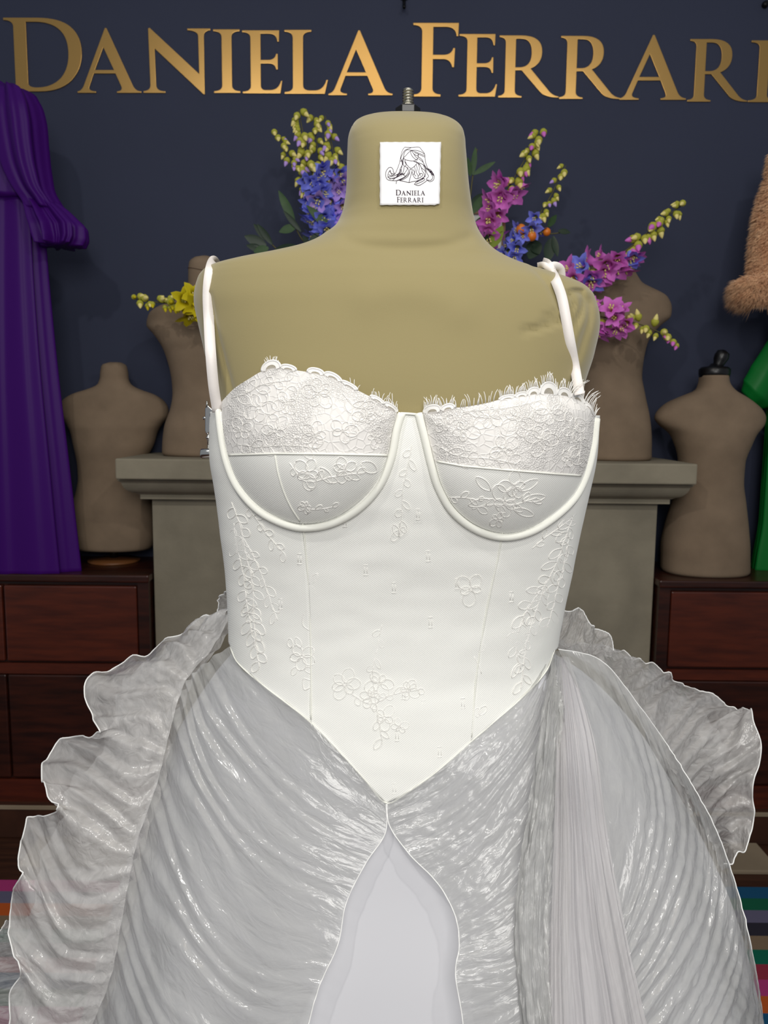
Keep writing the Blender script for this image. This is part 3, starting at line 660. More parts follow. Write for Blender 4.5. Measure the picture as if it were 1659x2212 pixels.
# wire channels: broad rounded piping along the cup arcs
for arc in ([(470, 868), (476, 930), (488, 995), (512, 1052), (556, 1102), (607, 1130), (656, 1141), (718, 1131), (778, 1097), (822, 1047), (846, 988), (857, 930), (868, 893)],
            [(904, 893), (916, 940), (931, 1002), (947, 1054), (978, 1106), (1027, 1144), (1085, 1161), (1143, 1151), (1196, 1120), (1242, 1076), (1268, 1024), (1283, 962), (1289, 905)]):
    pts = [on(x, y, 0.0012) for x, y in cr(arc, 90)]
    MB().add(*tube(pts, 0.0035, 10)).build('wire_channel', M_piping, gown)
# small centre bridge edge between cups
MB().add(*tube([on(x, y, 0.001) for x, y in cr([(866, 893), (885, 894), (906, 896)], 12)], 0.0012, 6)).build('bridge_edge', M_piping, gown)

# ---- lace: scallops, net and eyelashes along the necklines
def neck_lace(cup, pxs, hs, fringe, seed, x_rev=False):
    r = random.Random(seed); bv = cup[0]; edge = [Vector(p) for p in cup[4]]
    E2 = np.array([proj(p) for p in edge]); E3 = np.array([tuple(p) for p in edge])
    o = np.argsort(E2[:, 0]); E2 = E2[o]; E3 = E3[o]
    def at(x, dy=0.0):
        p = Vector([np.interp(x, E2[:, 0], E3[:, k]) for k in range(3)]); sc = p.y / FPX
        return p + Vector((0, 0.10 * dy * sc, dy * sc)), sc
    lash = MB()
    for (x0, x1), h in zip(pxs, hs):
        n = 16; top = []; base = []; inn = []; cord = MB()
        for k in range(n + 1):
            a = math.pi * k / n; x = (x0 + x1) / 2 - (x1 - x0) / 2 * math.cos(a); top.append(at(x, h * math.sin(a)**0.8)[0]); base.append(at(x, -5)[0])
            xi = (x0 + x1) / 2 - (x1 - x0) * 0.27 * math.cos(a); inn.append(at(xi, -3 + h * 0.62 * math.sin(a)**0.8)[0] + Vector((0, -0.0006, 0)))
        cord.add(*tube(top, 0.0010, 6)); nf0 = len(cord.f)
        cord.add([p + Vector((0, -0.0004, 0)) for p in top + inn], [(i, i + 1, n + 2 + i, n + 1 + i) for i in range(n)])
        nf = len(cord.f); cord.add(inn + base, [(i, i + 1, n + 2 + i, n + 1 + i) for i in range(n)])
        uv = [(v[0] * 30, v[2] * 30) for v in cord.v]
        o = mk('scallop', cord.v, cord.f, [M_lace, M_net], cup[1], uvs=uv)
        o.data.polygons.foreach_set('material_index', [0] * nf + [1] * (len(cord.f) - nf))
    xs0 = pxs[0][0]; xs1 = pxs[-1][1]
    def toph(x):
        for (x0, x1), h in zip(pxs, hs):
            if x0 <= x <= x1: return h * math.sin(math.acos(max(-1, min(1, ((x0 + x1) / 2 - x) / ((x1 - x0) / 2)))))
        return 0
    for x0, x1, count, L in fringe:
        for k in range(count):
            x = x0 + (x1 - x0) * (k + r.random() * 0.7) / count; p, sc = at(x, toph(x) - 1)
            l = 1.2 * L * (0.6 + 0.5 * r.random()); lean = (0.25 * math.sin(x * 0.21 + seed) + r.uniform(-0.2, 0.2)) * l
            if x > 1225: lean += 0.45 * l
            pts = [p, p + Vector((lean * 0.2, -0.1 * l, l * 0.4)) * sc, p + Vector((lean * 0.6, -0.15 * l, l * 0.75)) * sc, p + Vector((lean * 1.2, -0.1 * l, l)) * sc]
            lash.add(*tube(pts, [0.00045, 0.0004, 0.00032, 0.0002], 4))
    e = lash.build('eyelash_fringe', M_lace, cup[1])
    e['kind'] = 'stuff'
neck_lace(cupL, [(565, 606), (606, 640), (664, 700), (700, 738), (738, 772), (800, 830), (830, 860)], [16, 8, 10, 9, 6, 6, 8],
          [(573, 604, 9, 9), (755, 775, 3, 12), (800, 862, 14, 13), (835, 850, 2, 26)], 3)
neck_lace(cupR, [(915, 952), (952, 982), (1078, 1112), (1112, 1140), (1138, 1166), (1166, 1204), (1204, 1234), (1234, 1262), (1262, 1284)], [14, 10, 6, 8, 14, 24, 16, 12, 6],
          [(908, 945, 16, 18), (945, 985, 12, 16), (985, 1070, 14, 20), (1078, 1140, 24, 18), (1140, 1240, 38, 19), (1228, 1290, 34, 25)], 5)

# ---- corded embroidery
def motif_flower(cx, cy, r, rot, n=5, elong=1.0):
    out = []; mr = random.Random(int(cx * 7 + cy)); r0 = r
    for k in range(n):
        r = r0 * mr.uniform(0.6, 1.25); a = rot + 2 * math.pi * (k + mr.uniform(-0.25, 0.25)) / n; ca, sa = math.cos(a), math.sin(a); pts = []
        for t in np.linspace(0, 2 * math.pi, 12):
            u = r * (0.55 + 0.45 * math.cos(t)) ; w = r * 0.36 * math.sin(t)
            pts.append((cx + u * ca - w * sa, cy + (u * sa + w * ca) * elong))
        out.append(pts)
    out.append([(cx + r * 0.14 * math.cos(t), cy + r * 0.14 * math.sin(t)) for t in np.linspace(0, 2 * math.pi, 8)])
    return out
def motif_leaf(cx, cy, L, w, a):
    ca, sa = math.cos(a), math.sin(a); pts = []
    for t in np.linspace(0, 2 * math.pi, 14):
        u = L * (0.5 - 0.5 * math.cos(t)); q = w * math.sin(t) * math.sin(math.pi * min(1, max(0, u / L)))**0.3
        pts.append((cx + u * ca - q * sa, cy + u * sa + q * ca))
    return [pts]
def vine(path, r, leafL, leafW, step, seed):
    rr = random.Random(seed); c = cr(path, 60); out = [[tuple(p) for p in c]]; k = 0
    seg = np.r_[0, np.cumsum(np.hypot(*np.diff(c, axis=0).T))]
    for d in np.arange(step * 0.5, seg[-1], step):
        i = min(len(c) - 2, int(np.searchsorted(seg, d))); p = c[i]; t = c[i + 1] - c[i]; a = math.atan2(t[1], t[0]); k += 1
        out += motif_leaf(p[0], p[1], leafL * rr.uniform(0.7, 1.2), leafW * rr.uniform(0.8, 1.2), a + (0.6 if k % 2 else -0.6) + rr.uniform(-0.25, 0.25))
    return out
def dashes(px, py):
    return [[(px - 5, py - 11), (px + 4, py - 12)], [(px - 3, py - 8), (px - 3, py + 6)], [(px + 3, py - 6), (px + 3, py + 7)], [(px - 5, py + 11), (px + 5, py + 10)]]
def embroider(name, strokes, bv, r, parent, m=M_lace, off=0.0004):
    mb = MB()
    for s in strokes:
        n = max(4, int(sum(math.dist(a, b) for a, b in zip(s[:-1], s[1:])) / 5)); pts = []
        for x, y in (cr(s, n) if len(s) > 2 else np.linspace(s[0], s[1], 3)):
            p = cast(bv, x, y, off)
            if p is None:
                if len(pts) > 2: mb.add(*tube(pts, r, 4))
                pts = []
                continue
            pts.append(p)
        if len(pts) > 1: mb.add(*tube(pts, r, 4))
    if mb.v: return tag(mb.build(name, m, parent), kind='stuff')
st = []
st += vine([(500, 1085), (520, 1140), (532, 1200), (545, 1262), (548, 1330), (552, 1390), (560, 1442)], 1, 34, 8, 17, 1)
st += vine([(505, 1130), (512, 1180), (525, 1240), (532, 1300), (545, 1370)], 1, 30, 8, 17, 2)
st += vine([(530, 1090), (560, 1130), (580, 1158), (612, 1194)], 1, 24, 6, 20, 3)
st += vine([(528, 1165), (560, 1230), (575, 1270), (585, 1300), (600, 1340)], 1, 26, 7, 20, 4)
st += motif_flower(652, 1418, 26, 0.4) + motif_leaf(640, 1440, 22, 6, 2.0) + motif_leaf(628, 1400, 22, 6, -1.7) + motif_leaf(650, 1400, 26, 6, -2.0)
st += motif_leaf(668, 1262, 30, 6, -0.9) + motif_leaf(668, 1264, 24, 6, 1.0) + dashes(647, 1208) + dashes(606, 1305)
st += [[(668, 1312), (655, 1330), (654, 1350), (668, 1362)], [(670, 1455), (658, 1448), (662, 1440), (671, 1442)], [(671, 1470), (655, 1466), (657, 1490), (671, 1485)]]
embroider('embroidery', st, BD, 0.00036, gown)
st = []
st += vine([(1240, 1110), (1222, 1160), (1205, 1210), (1180, 1260), (1150, 1300), (1125, 1350), (1115, 1400), (1125, 1445)], 1, 34, 8, 17, 6)
st += vine([(1232, 1150), (1220, 1210), (1205, 1270), (1190, 1330), (1180, 1360)], 1, 30, 8, 18, 7)
st += vine([(1180, 1255), (1165, 1300), (1145, 1360), (1135, 1400), (1130, 1460), (1125, 1490)], 1, 28, 7, 18, 8)
st += vine([(1150, 1185), (1180, 1160), (1215, 1135), (1245, 1110)], 1, 22, 6, 20, 9)
st += motif_leaf(1028, 1405, 24, 8, -0.5) + [[(1024, 1418), (1035, 1440), (1040, 1455)]] + motif_leaf(1035, 1545, 26, 7, -0.9) + motif_leaf(1030, 1550, 22, 7, -1.5) + dashes(1000, 1520) + dashes(1105, 1290)
embroider('embroidery', st, BD, 0.00036, gown)
st = []
st += motif_flower(1018, 1272, 34, 0.3) + motif_flower(745, 1478, 30, 0.9, 6) + motif_flower(820, 1475, 30, 0.1) + motif_flower(800, 1505, 22, 0.6) + motif_flower(880, 1490, 24, 0.5, 5) + motif_flower(830, 1550, 26, 0.2) + motif_flower(862, 1570, 18, 0.9)
st += vine([(825, 1350), (815, 1400), (805, 1450), (812, 1520), (825, 1600)], 1, 24, 6, 20, 11) + vine([(760, 1500), (800, 1520), (850, 1500), (905, 1490)], 1, 22, 6, 18, 12)
for q in ((790, 1232), (925, 1202), (851, 1270), (930, 1345), (745, 1128), (858, 1590), (988, 1262), (915, 1525), (852, 1704), (950, 1625), (872, 1500), (700, 1340)): st += dashes(*q)
st += motif_leaf(862, 1160, 26, 7, -1.1) + motif_leaf(862, 1160, 30, 7, -2.0) + vine([(890, 960), (880, 1010), (870, 1060), (868, 1110), (862, 1155)], 1, 26, 7, 22, 13) + dashes(903, 1112)
embroider('embroidery', st, BD, 0.00022, gown)
def lace_cup(cup, flowers, vines, name):
    st = []
    for i, (x, y, r, a) in enumerate(flowers): st += motif_flower(x, y, r, a, 5 + i % 2)
    for i, v in enumerate(vines): st += vine(v, 1, 30, 9, 22, 20 + i)
    o = embroider(name, st, cup[0], 0.0003, cup[1]); return o
lace_cup(cupL, [(560, 880, 38, 0.2), (620, 870, 34, 0.8), (595, 930, 36, 0.5), (690, 850, 34, 0.1), (740, 930, 34, 0.3), (790, 900, 26, 0.2), (520, 930, 26, 0.6), (680, 940, 28, 0.9), (810, 945, 22, 0.4)],
         [[(500, 860), (530, 850), (570, 830), (620, 822)], [(510, 960), (560, 965), (620, 962), (690, 968)], [(740, 850), (770, 880), (800, 860), (830, 880)]], 'embroidery')
lace_cup(cupR, [(1000, 930, 34, 0.3), (1060, 900, 34, 0.7), (1120, 905, 40, 0.2), (1190, 890, 36, 0.6), (1090, 970, 32, 0.4), (1170, 950, 34, 0.1), (1240, 930, 26, 0.6), (960, 915, 22, 0.4), (1230, 990, 24, 0.3)],
         [[(940, 960), (990, 985), (1050, 990), (1110, 1000)], [(1220, 880), (1245, 910), (1255, 950), (1250, 1000)], [(1000, 890), (1050, 885), (1100, 880), (1160, 868)]], 'embroidery')
def lace_low(cup, strokes): embroider('embroidery', strokes, cup[0], 0.00042, cup[2])
lace_low(cupL, motif_flower(665, 1020, 34, 0.3) + motif_flower(745, 1015, 34, 0.7) + motif_leaf(690, 1010, 44, 10, 0.9) + motif_leaf(780, 1000, 40, 12, 0.5) + vine([(625, 1000), (660, 1040), (720, 1030), (790, 1020)], 1, 26, 7, 22, 31) + motif_flower(660, 1095, 14, 0.2) + vine([(650, 1100), (690, 1100), (720, 1095)], 1, 16, 4, 20, 32))
lace_low(cupR, motif_flower(1090, 1085, 36, 0.4) + motif_flower(1110, 1050, 28, 0.9) + motif_leaf(1120, 1060, 50, 9, -0.5) + motif_leaf(1130, 1080, 50, 8, -0.15) + motif_leaf(1060, 1080, 50, 8, 2.9) + motif_leaf(1060, 1060, 44, 9, -2.4) + motif_leaf(1110, 1100, 46, 8, 0.3) + motif_flower(1075, 1122, 20, 0.1) + vine([(1020, 1100), (1060, 1090), (1110, 1090), (1160, 1075)], 1, 26, 7, 20, 33) + vine([(965, 1075), (1000, 1075), (1040, 1082)], 1, 18, 5, 20, 34))

# ---- straps
def ribbon(name, pts, w, parent, m=M_ribbon, th=0.0008, tilt=None):
    c = cr([tuple(p) for p in pts], 60); v = []; n = len(c)
    for i in range(n):
        p = Vector(c[i]); t = Vector(c[min(n - 1, i + 1)]) - Vector(c[max(0, i - 1)])
        nrm = (CAM - p).normalized() if tilt is None else Vector(tilt[0]).lerp(Vector(tilt[1]), i / (n - 1)).normalized()
        s = t.cross(nrm).normalized() * (w / 2); v += [p - s, p, p + s]
    f = grid_faces(n, 3)
    o = mk(name, v, f, m, parent); q = o.modifiers.new('solid', 'SOLIDIFY'); q.thickness = th; q.offset = 0
    return o
def fp(px, py, off): return cast(BF, px, py, off, YC - 0.015)
sp = [P(468, 572, YC + 0.06), P(463, 564, YC + 0.03), P(460, 565, YC - 0.01)] + [fp(x, y, 0.003) for x, y in ((455, 580), (451, 605), (449, 640), (451, 690))] + [P(x, y, YC - d) for x, y, d in ((455, 760, .076), (461, 830, .074), (470, 890, .064))]
ribbon('shoulder_strap', sp, 0.0098, gown)
sp = [P(1172, 566, YC + 0.05), P(1178, 568, YC + 0.015), P(1184, 573, YC - 0.01)] + [fp(x, y, 0.004) for x, y in ((1190, 585), (1200, 605), (1213, 640), (1223, 690), (1232, 740), (1243, 800))] + [P(1252, 852, YC - .09)]
ribbon('shoulder_strap', sp, 0.0092, gown)
kn = fp(1187, 579, 0.004)
ribbon('strap_knot', [kn + Vector((-0.010, 0.01, 0.004)), kn + Vector((-0.006, -0.004, 0.002)), kn + Vector((0.002, -0.006, -0.003)), kn + Vector((0.006, 0.004, -0.002))], 0.006, gown)
ribbon('strap_loop', [kn + Vector((-0.002, 0.0, -0.002)), kn + Vector((0.005, 0.004, 0.003)), kn + Vector((0.013, 0.010, 0.001)), kn + Vector((0.016, 0.016, -0.008))], 0.008, gown)

# ------------------------------------------------------------------ skirt
BELL = [(1330, 508, 1190, .094), (1400, 506, 1192, .096), (1450, 470, 1262, .102), (1550, 405, 1360, .116), (1650, 360, 1425, .130), (1750, 325, 1480, .150), (1900, 280, 1548, .19), (2212, 205, 1622, .27), (2600, 110, 1700, .34), (3600, 30, 1780, .42), (3950, 0, 1800, .43)]
bell = Body(BELL, YC, 0.95, 2.15)
zfl = 0.012
zs = np.linspace(bell.z[-1], max(zfl, bell.z[0]), 130)
NT = 220
T, Z = np.meshgrid(np.linspace(0, 2 * math.pi, NT, endpoint=False), zs)
V = bell.pt(T, Z)
drop = np.clip((zs[0] - zs) / 0.5, 0, 1)[:, None]
fold = (np.sin(T * 11 + 0.7 * np.sin(T * 3)) * 0.009 + np.sin(T * 19 + 1.3) * 0.004) * drop**1.2
c = V[:, :, :2].mean(axis=1, keepdims=True); dxy = V[:, :, :2] - c; V[:, :, :2] += dxy / np.linalg.norm(dxy, axis=2, keepdims=True) * fold[:, :, None]
V = V.reshape(-1, 3); F = [q[::-1] for q in grid_faces(len(zs), NT, True)]
us = mk('underskirt', V, F, M_under, gown); us['label'] = 'plain opaque white underskirt showing between the organza drapes'
BB = bvh_of(V, F)
def onb(px, py, off=0.016, fall=YC - 0.03): return cast(BB, px, py, off, fall)

def patch(name, rails, nu, nv, m, amp=0.004, pleats=12, wob=0.3, along='v', amp_fn=None, rough=0.0012, hem=(), hem_r=0.0006, parent=gown, seed=0, label=None, sharp=1.0, rscale=(18, 60)):
    """rails: list of 3D polylines; u runs along a rail, v from rail to rail; pleat ridges run along u (along='v') or along v"""
    R = np.array([cr([tuple(p) for p in r], nu) for r in rails]); S = cr_even(R, nv)            # nv x nu x 3
    du = np.gradient(S, axis=1); dv = np.gradient(S, axis=0); N = np.cross(du, dv); N /= np.maximum(1e-9, np.linalg.norm(N, axis=2, keepdims=True))
    tocam = np.array(CAM) - S; flip = np.sign((N * tocam).sum(2, keepdims=True)); 
    med = np.sign(np.median(flip)) or 1.0; N *= med
    # smooth normals
    for _ in range(6):
        N[1:-1] = (N[:-2] + N[1:-1] + N[2:]) / 3; N[:, 1:-1] = (N[:, :-2] + N[:, 1:-1] + N[:, 2:]) / 3
    N /= np.maximum(1e-9, np.linalg.norm(N, axis=2, keepdims=True))
    u = np.linspace(0, 1, nu)[None, :].repeat(nv, 0); v = np.linspace(0, 1, nv)[:, None].repeat(nu, 1)
    p, q = (v, u) if along == 'v' else (u, v)
    wv = np.zeros((nv, nu)); w2 = np.zeros((nv, nu))
    for i in range(nv):
        for j in range(nu):
            a, b = p[i, j], q[i, j]
            wv[i, j] = noise.noise(Vector((a * 9 + seed, b * 2.2, seed * 1.7))); w2[i, j] = noise.noise(Vector((a * rscale[1] + seed, b * rscale[0], 5.1 + seed))) + 0.6 * noise.noise(Vector((a * rscale[1] * 2.1, b * rscale[0] * 2.4, 9.1 + seed)))
    ph = 2 * math.pi * (pleats * p) + wob * 2 * math.pi * wv
    d = np.sin(ph + 0.55 * np.sin(ph)) * (0.75 + 0.5 * wv)
    A = amp if amp_fn is None else amp * amp_fn(u, v)
    S = S + N * (d * A + w2 * rough * (1 if amp_fn is None else np.clip(amp_fn(u, v), 0.35, 1)))[:, :, None]
    uv = np.stack([q, p], -1).reshape(-1, 2)
    o = mk(name, S.reshape(-1, 3), grid_faces(nv, nu), m, parent, uvs=uv)
    if label: o['label'] = label
    for e in hem:
        line = {'u0': S[:, 0], 'u1': S[:, -1], 'v0': S[0], 'v1': S[-1]}[e]
        MB().add(*tube(line, hem_r, 5)).build('hem', M_hem, o)
    return o
def rail(pts, off=0.016, fall=YC - 0.03): return [onb(x, y, off, fall) for x, y in pts]
# left front drape, pleats swept diagonally
LV = [on(x, y, 0.0015) for x, y in [(496, 1396), (560, 1473), (670, 1560), (750, 1642), (834, 1737)]]
LR = [LV,
      rail([(452, 1425), (500, 1520), (590, 1625), (700, 1725), (832, 1800)], 0.012),
      rail([(410, 1465), (445, 1580), (545, 1710), (665, 1810), (790, 1865)], 0.018),
      rail([(380, 1530), (415, 1650), (505, 1785), (620, 1885), (748, 1950)], 0.022),
      rail([(355, 1630), (395, 1760), (480, 1890), (590, 1985), (730, 2040)], 0.024),
      rail([(320, 1760), (362, 1880), (440, 2005), (550, 2100), (690, 2130)], 0.026),
      rail([(288, 1880), (330, 2000), (405, 2125), (510, 2215), (660, 2235)], 0.028),
      rail([(262, 1990), (300, 2110), (370, 2240), (480, 2340), (625, 2370)], 0.030),
      rail([(240, 2100), (270, 2220), (335, 2350), (440, 2450), (590, 2500)], 0.030),
      rail([(205, 2210), (230, 2330), (295, 2460), (400, 2570), (550, 2640)], 0.030)]
patch('organza_drape', LR, 110, 260, M_org, 0.0034, 17, 0.8, 'v', lambda u, v: np.clip(v * 8, 0.1, 1) * (0.22 + 0.9 * (1 - u)**1.3), 0.0008, ('u1',), seed=1, label='pleated organza drape sweeping left over the underskirt', rscale=(13, 40))
# right front drape, fanned from the gather at the waist
RV = [on(x, y, 0.0015) for x, y in [(1197, 1404), (1130, 1505), (1015, 1605), (930, 1678), (836, 1737)]]
RR = [RV,
      rail([(1198, 1424), (1130, 1550), (1040, 1650), (940, 1740), (842, 1785)], 0.012),
      rail([(1199, 1444), (1150, 1590), (1065, 1710), (970, 1800), (885, 1846)], 0.018),
      rail([(1201, 1464), (1165, 1640), (1095, 1770), (1020, 1850), (945, 1908)], 0.022),
      rail([(1204, 1484), (1185, 1690), (1135, 1830), (1060, 1920), (982, 1975)], 0.026),
      rail([(1208, 1504), (1200, 1730), (1165, 1900), (1090, 1990), (992, 2040)], 0.030),
      rail([(1212, 1524), (1210, 1770), (1188, 1960), (1110, 2070), (984, 2105)], 0.034),
      rail([(1216, 1544), (1216, 1800), (1198, 2030), (1120, 2160), (1000, 2212)], 0.034),
      rail([(1220, 1560), (1222, 1850), (1210, 2120), (1140, 2280), (1005, 2350)], 0.034),
      rail([(1224, 1580), (1228, 1900), (1220, 2230), (1160, 2450), (1030, 2560)], 0.034)]
patch('organza_drape', RR, 110, 220, M_org, 0.0030, 13, 0.8, 'v', lambda u, v: np.clip(v * 7, 0.1, 1) * (0.3 + 0.8 * (1 - u)), 0.0015, ('u1',), seed=2, label='gathered organza drape fanning down from the right hip', rscale=(26, 40))
# shiny crumpled cascade where the drape is gathered
CA = [rail([(1196, 1408), (1170, 1560), (1150, 1720), (1120, 1880), (1110, 2030), (1130, 2240), (1150, 2420)], 0.034),
      rail([(1204, 1405), (1190, 1560), (1172, 1720), (1150, 1880), (1145, 2030), (1160, 2240), (1175, 2420)], 0.046),
      rail([(1212, 1408), (1212, 1560), (1200, 1720), (1185, 1880), (1180, 2030), (1190, 2240), (1200, 2420)], 0.040)]
patch('gathered_cascade', CA, 170, 40, M_org, 0.0035, 3, 0.9, 'v', lambda u, v: np.clip(u * 5, 0.15, 1), 0.0026, (), seed=3, rscale=(22, 6))
# fine tulle fan
TU = [rail([(1208, 1420), (1203, 1600), (1196, 1800), (1190, 2000), (1186, 2240), (1184, 2420)], 0.040),
      rail([(1214, 1418), (1225, 1600), (1235, 1800), (1240, 2000), (1260, 2240), (1270, 2420)], 0.046),
      rail([(1222, 1418), (1255, 1600), (1275, 1800), (1300, 2000), (1340, 2240), (1360, 2420)], 0.046),
      rail([(1230, 1420), (1285, 1600), (1315, 1800), (1352, 2000), (1402, 2240), (1440, 2420)], 0.040)]
patch('tulle_fan', TU, 120, 90, M_tulle, 0.0028, 7, 0.5, 'v', lambda u, v: np.clip(u * 3, 0.1, 1.2), 0.0008, (), seed=4, label='fine pleated tulle panel hanging below the right hip')
# right outer drape, pleats curving round
RO = [rail([(1206, 1402), (1250, 1500), (1280, 1650), (1300, 1850), (1290, 2000)], 0.020),
      rail([(1300, 1428), (1350, 1560), (1380, 1720), (1370, 1880), (1310, 2050)], 0.026),
      rail([(1385, 1530), (1430, 1660), (1440, 1800), (1400, 1950), (1320, 2120)], 0.030),
      rail([(1442, 1610), (1490, 1740), (1490, 1880), (1430, 2040), (1330, 2190)], 0.030),
      rail([(1492, 1690), (1535, 1810), (1530, 1950), (1460, 2110), (1350, 2270)], 0.030, YC - 0.06),
      rail([(1546, 1790), (1575, 1890), (1565, 2030), (1500, 2190), (1380, 2350)], 0.030, YC - 0.08),
      rail([(1592, 1920), (1605, 2000), (1600, 2110), (1550, 2250), (1420, 2430)], 0.030, YC - 0.10),
      rail([(1626, 2060), (1635, 2120), (1635, 2200), (1590, 2350), (1460, 2500)], 0.030, YC - 0.12),
      rail([(1651, 2220), (1657, 2290), (1650, 2380), (1610, 2480), (1500, 2600)], 0.030, YC - 0.14)]
patch('organza_drape', RO, 110, 220, M_org, 0.0024, 19, 0.7, 'v', lambda u, v: np.clip(v * 6, 0.2, 1) * np.clip(u * 6, 0.12, 1), 0.0014, ('u0',), seed=5, label='organza drape with pleats curving round the right hip', rscale=(22, 46))

# ruffles: inner rail sewn to the skirt, outer rail the traced wavy hem
def rail3(pts): return [P(x, y, YC + d) for x, y, d in pts]
LI = rail3([(500, 1330, .0), (455, 1405, -.02), (402, 1470, -.035), (372, 1560, -.05), (340, 1690, -.07), (296, 1820, -.09), (268, 1960, -.10), (242, 2100, -.11), (205, 2200, -.115), (150, 2300, -.12)])
LM = rail3([(470, 1328, .02), (380, 1398, .0), (310, 1470, -.02), (285, 1590, -.05), (240, 1700, -.07), (185, 1830, -.085), (155, 1970, -.095), (140, 2100, -.10), (115, 2210, -.105), (70, 2310, -.11)])
LO = rail3([(496, 1318, .03), (420, 1346, .05), (330, 1404, .06), (245, 1440, .05), (207, 1452, .03), (187, 1480, .01), (185, 1510, .0), (200, 1550, -.02), (216, 1582, -.04), (170, 1590, .0), (130, 1600, .02), (98, 1640, .0), (90, 1678, -.03), (105, 1715, -.06), (130, 1742, -.07),
            (100, 1762, -.02), (64, 1766, .0), (50, 1800, -.02), (40, 1850, -.05), (47, 1885, -.07), (30, 1930, -.05), (22, 1970, -.05), (18, 2010, -.06), (30, 2060, -.08), (46, 2095, -.09), (30, 2130, -.08), (24, 2160, -.08), (20, 2210, -.09), (-10, 2290, -.1), (-30, 2350, -.1)])
def ruffle(name, I, Mm, O, nu, nv, m, amp, pleats, seed, label=None, rough=0.0012, wob=0.85, hem=('v1',)):
    return patch(name, [I, Mm, O] if Mm else [I, O], nu, nv, m, amp, pleats, wob, 'u', lambda u, v: 0.25 + 0.9 * np.sin(np.pi * np.clip(v, 0, 1) * 0.8), rough, hem, 0.0008, seed=seed, label=label, rscale=(10, 70))
ruffle('organza_ruffle', LI, LM, LO, 260, 60, M_orgthin, 0.0048, 19, 6, 'sheer pleated ruffle with wavy white hem down the left side')
# second ply under it, set further back
LI2 = [p + Vector((0.004, 0.02, -0.004)) for p in LI]; LO2 = rail3([(480, 1330, .05), (420, 1362, .07), (330, 1424, .08), (270, 1470, .06), (240, 1560, .03), (210, 1640, .02), (150, 1690, .0), (135, 1770, -.02), (95, 1830, -.03), (75, 1930, -.04), (60, 2030, -.05), (60, 2120, -.06), (30, 2220, -.07), (10, 2300, -.07)])
ruffle('organza_ruffle', LI2, None, LO2, 220, 40, M_orgthin, 0.006, 20, 7, hem=())
# lower back layer that leaves the frame at the left
LB = rail3([(120, 1960, .08), (100, 2080, .06), (80, 2200, .04), (60, 2330, .02)]); LBo = rail3([(18, 1990, .14), (-20, 2030, .13), (-60, 2110, .11), (-90, 2200, .1), (-110, 2330, .08)])
ruffle('organza_train', LB, None, LBo, 120, 40, M_orgthin, 0.005, 10, 8)
# loop of hem at the back waist, left
LL = rail3([(498, 1276, .05), (500, 1300, .06), (498, 1330, .05)]); LLo = rail3([(492, 1277, .07), (475, 1290, .09), (470, 1310, .09), (474, 1335, .07)])
ruffle('waist_loop', LL, None, LLo, 30, 14, M_orgthin, 0.002, 2, 9)
# right back ruffle
RI = rail3([(1196, 1395, .03), (1250, 1420, .02), (1320, 1470, .0), (1390, 1560, -.02), (1450, 1660, -.03), (1500, 1740, -.03), (1540, 1830, -.03), (1560, 1880, -.03)])
RM = rail3([(1200, 1385, .07), (1290, 1410, .08), (1390, 1470, .08), (1480, 1540, .07), (1530, 1620, .06), (1555, 1700, .05), (1570, 1790, .04), (1565, 1870, .03)])
RO2 = rail3([(1200, 1392, .10), (1290, 1396, .13), (1345, 1408, .15), (1375, 1424, .13), (1402, 1432, .15), (1440, 1452, .13), (1475, 1482, .15), (1512, 1488, .13), (1550, 1508, .13), (1592, 1534, .13), (1622, 1532, .10), (1628, 1560, .08), (1643, 1600, .06), (1642, 1640, .05), (1626, 1700, .04), (1629, 1760, .04), (1622, 1800, .03), (1612, 1830, .02), (1590, 1850, .01), (1566, 1872, .0)])
ruffle('organza_ruffle', RI, RM, RO2, 240, 60, M_orgthin, 0.0045, 17, 10, 'sheer pleated ruffle billowing out at the right hip')
RI3 = rail3([(1198, 1400, .05), (1260, 1430, .04), (1340, 1500, .02), (1400, 1590, .0), (1450, 1680, -.01), (1490, 1760, -.01)]); RO3 = rail3([(1215, 1392, .12), (1300, 1402, .14), (1400, 1445, .14), (1480, 1500, .13), (1550, 1580, .1), (1570, 1640, .08), (1520, 1690, .05), (1490, 1700, .03), (1490, 1760, .0)])
ruffle('organza_ruffle', RI3, None, RO3, 180, 36, M_orgthin, 0.004, 12, 11, hem=())
TI = rail3([(1196, 1350, .06), (1200, 1385, .06), (1250, 1408, .07), (1320, 1420, .08)]); TO = rail3([(1205, 1303, .10), (1228, 1322, .12), (1256, 1315, .14), (1275, 1345, .12), (1292, 1362, .13), (1315, 1373, .13), (1326, 1404, .1)])
ruffle('waist_ruffle', TI, None, TO, 80, 30, M_orgthin, 0.003, 4, 12)

# ------------------------------------------------------------------ silver clip pinching the bodice side
cl = empty('silver_clip', P(452, 930, YC - 0.02), 'small shiny silver clip pinching the left side of the bodice', 'clip')
yc = YC - 0.030
def cp(x, y, d=0.0): return P(x, y, yc + d)
mb = MB(); out = [(443, 882), (450, 876), (458, 884), (463, 892), (464, 902), (460, 912), (458, 922), (456, 932), (446, 938), (443, 930)]
nn = len(out); mb.add([cp(x, y, -0.003) for x, y in out] + [cp(x, y, 0.003) for x, y in out], [tuple(range(nn))[::-1], tuple(range(nn, 2 * nn))] + [(i, (i + 1) % nn, nn + (i + 1) % nn, nn + i) for i in range(nn)])
bevel(mb.build('plate', M_silver, cl), 0.0008)
MB().add(*tube([cp(447.5, 866), cp(447.5, 880)], [0.0008, 0.0013], 8)).build('pin', M_silver, cl)
MB().add(*tube([cp(459, 897, -0.006), cp(459, 897, 0.006)], 0.0030, 12)).build('rivet', M_silver, cl)
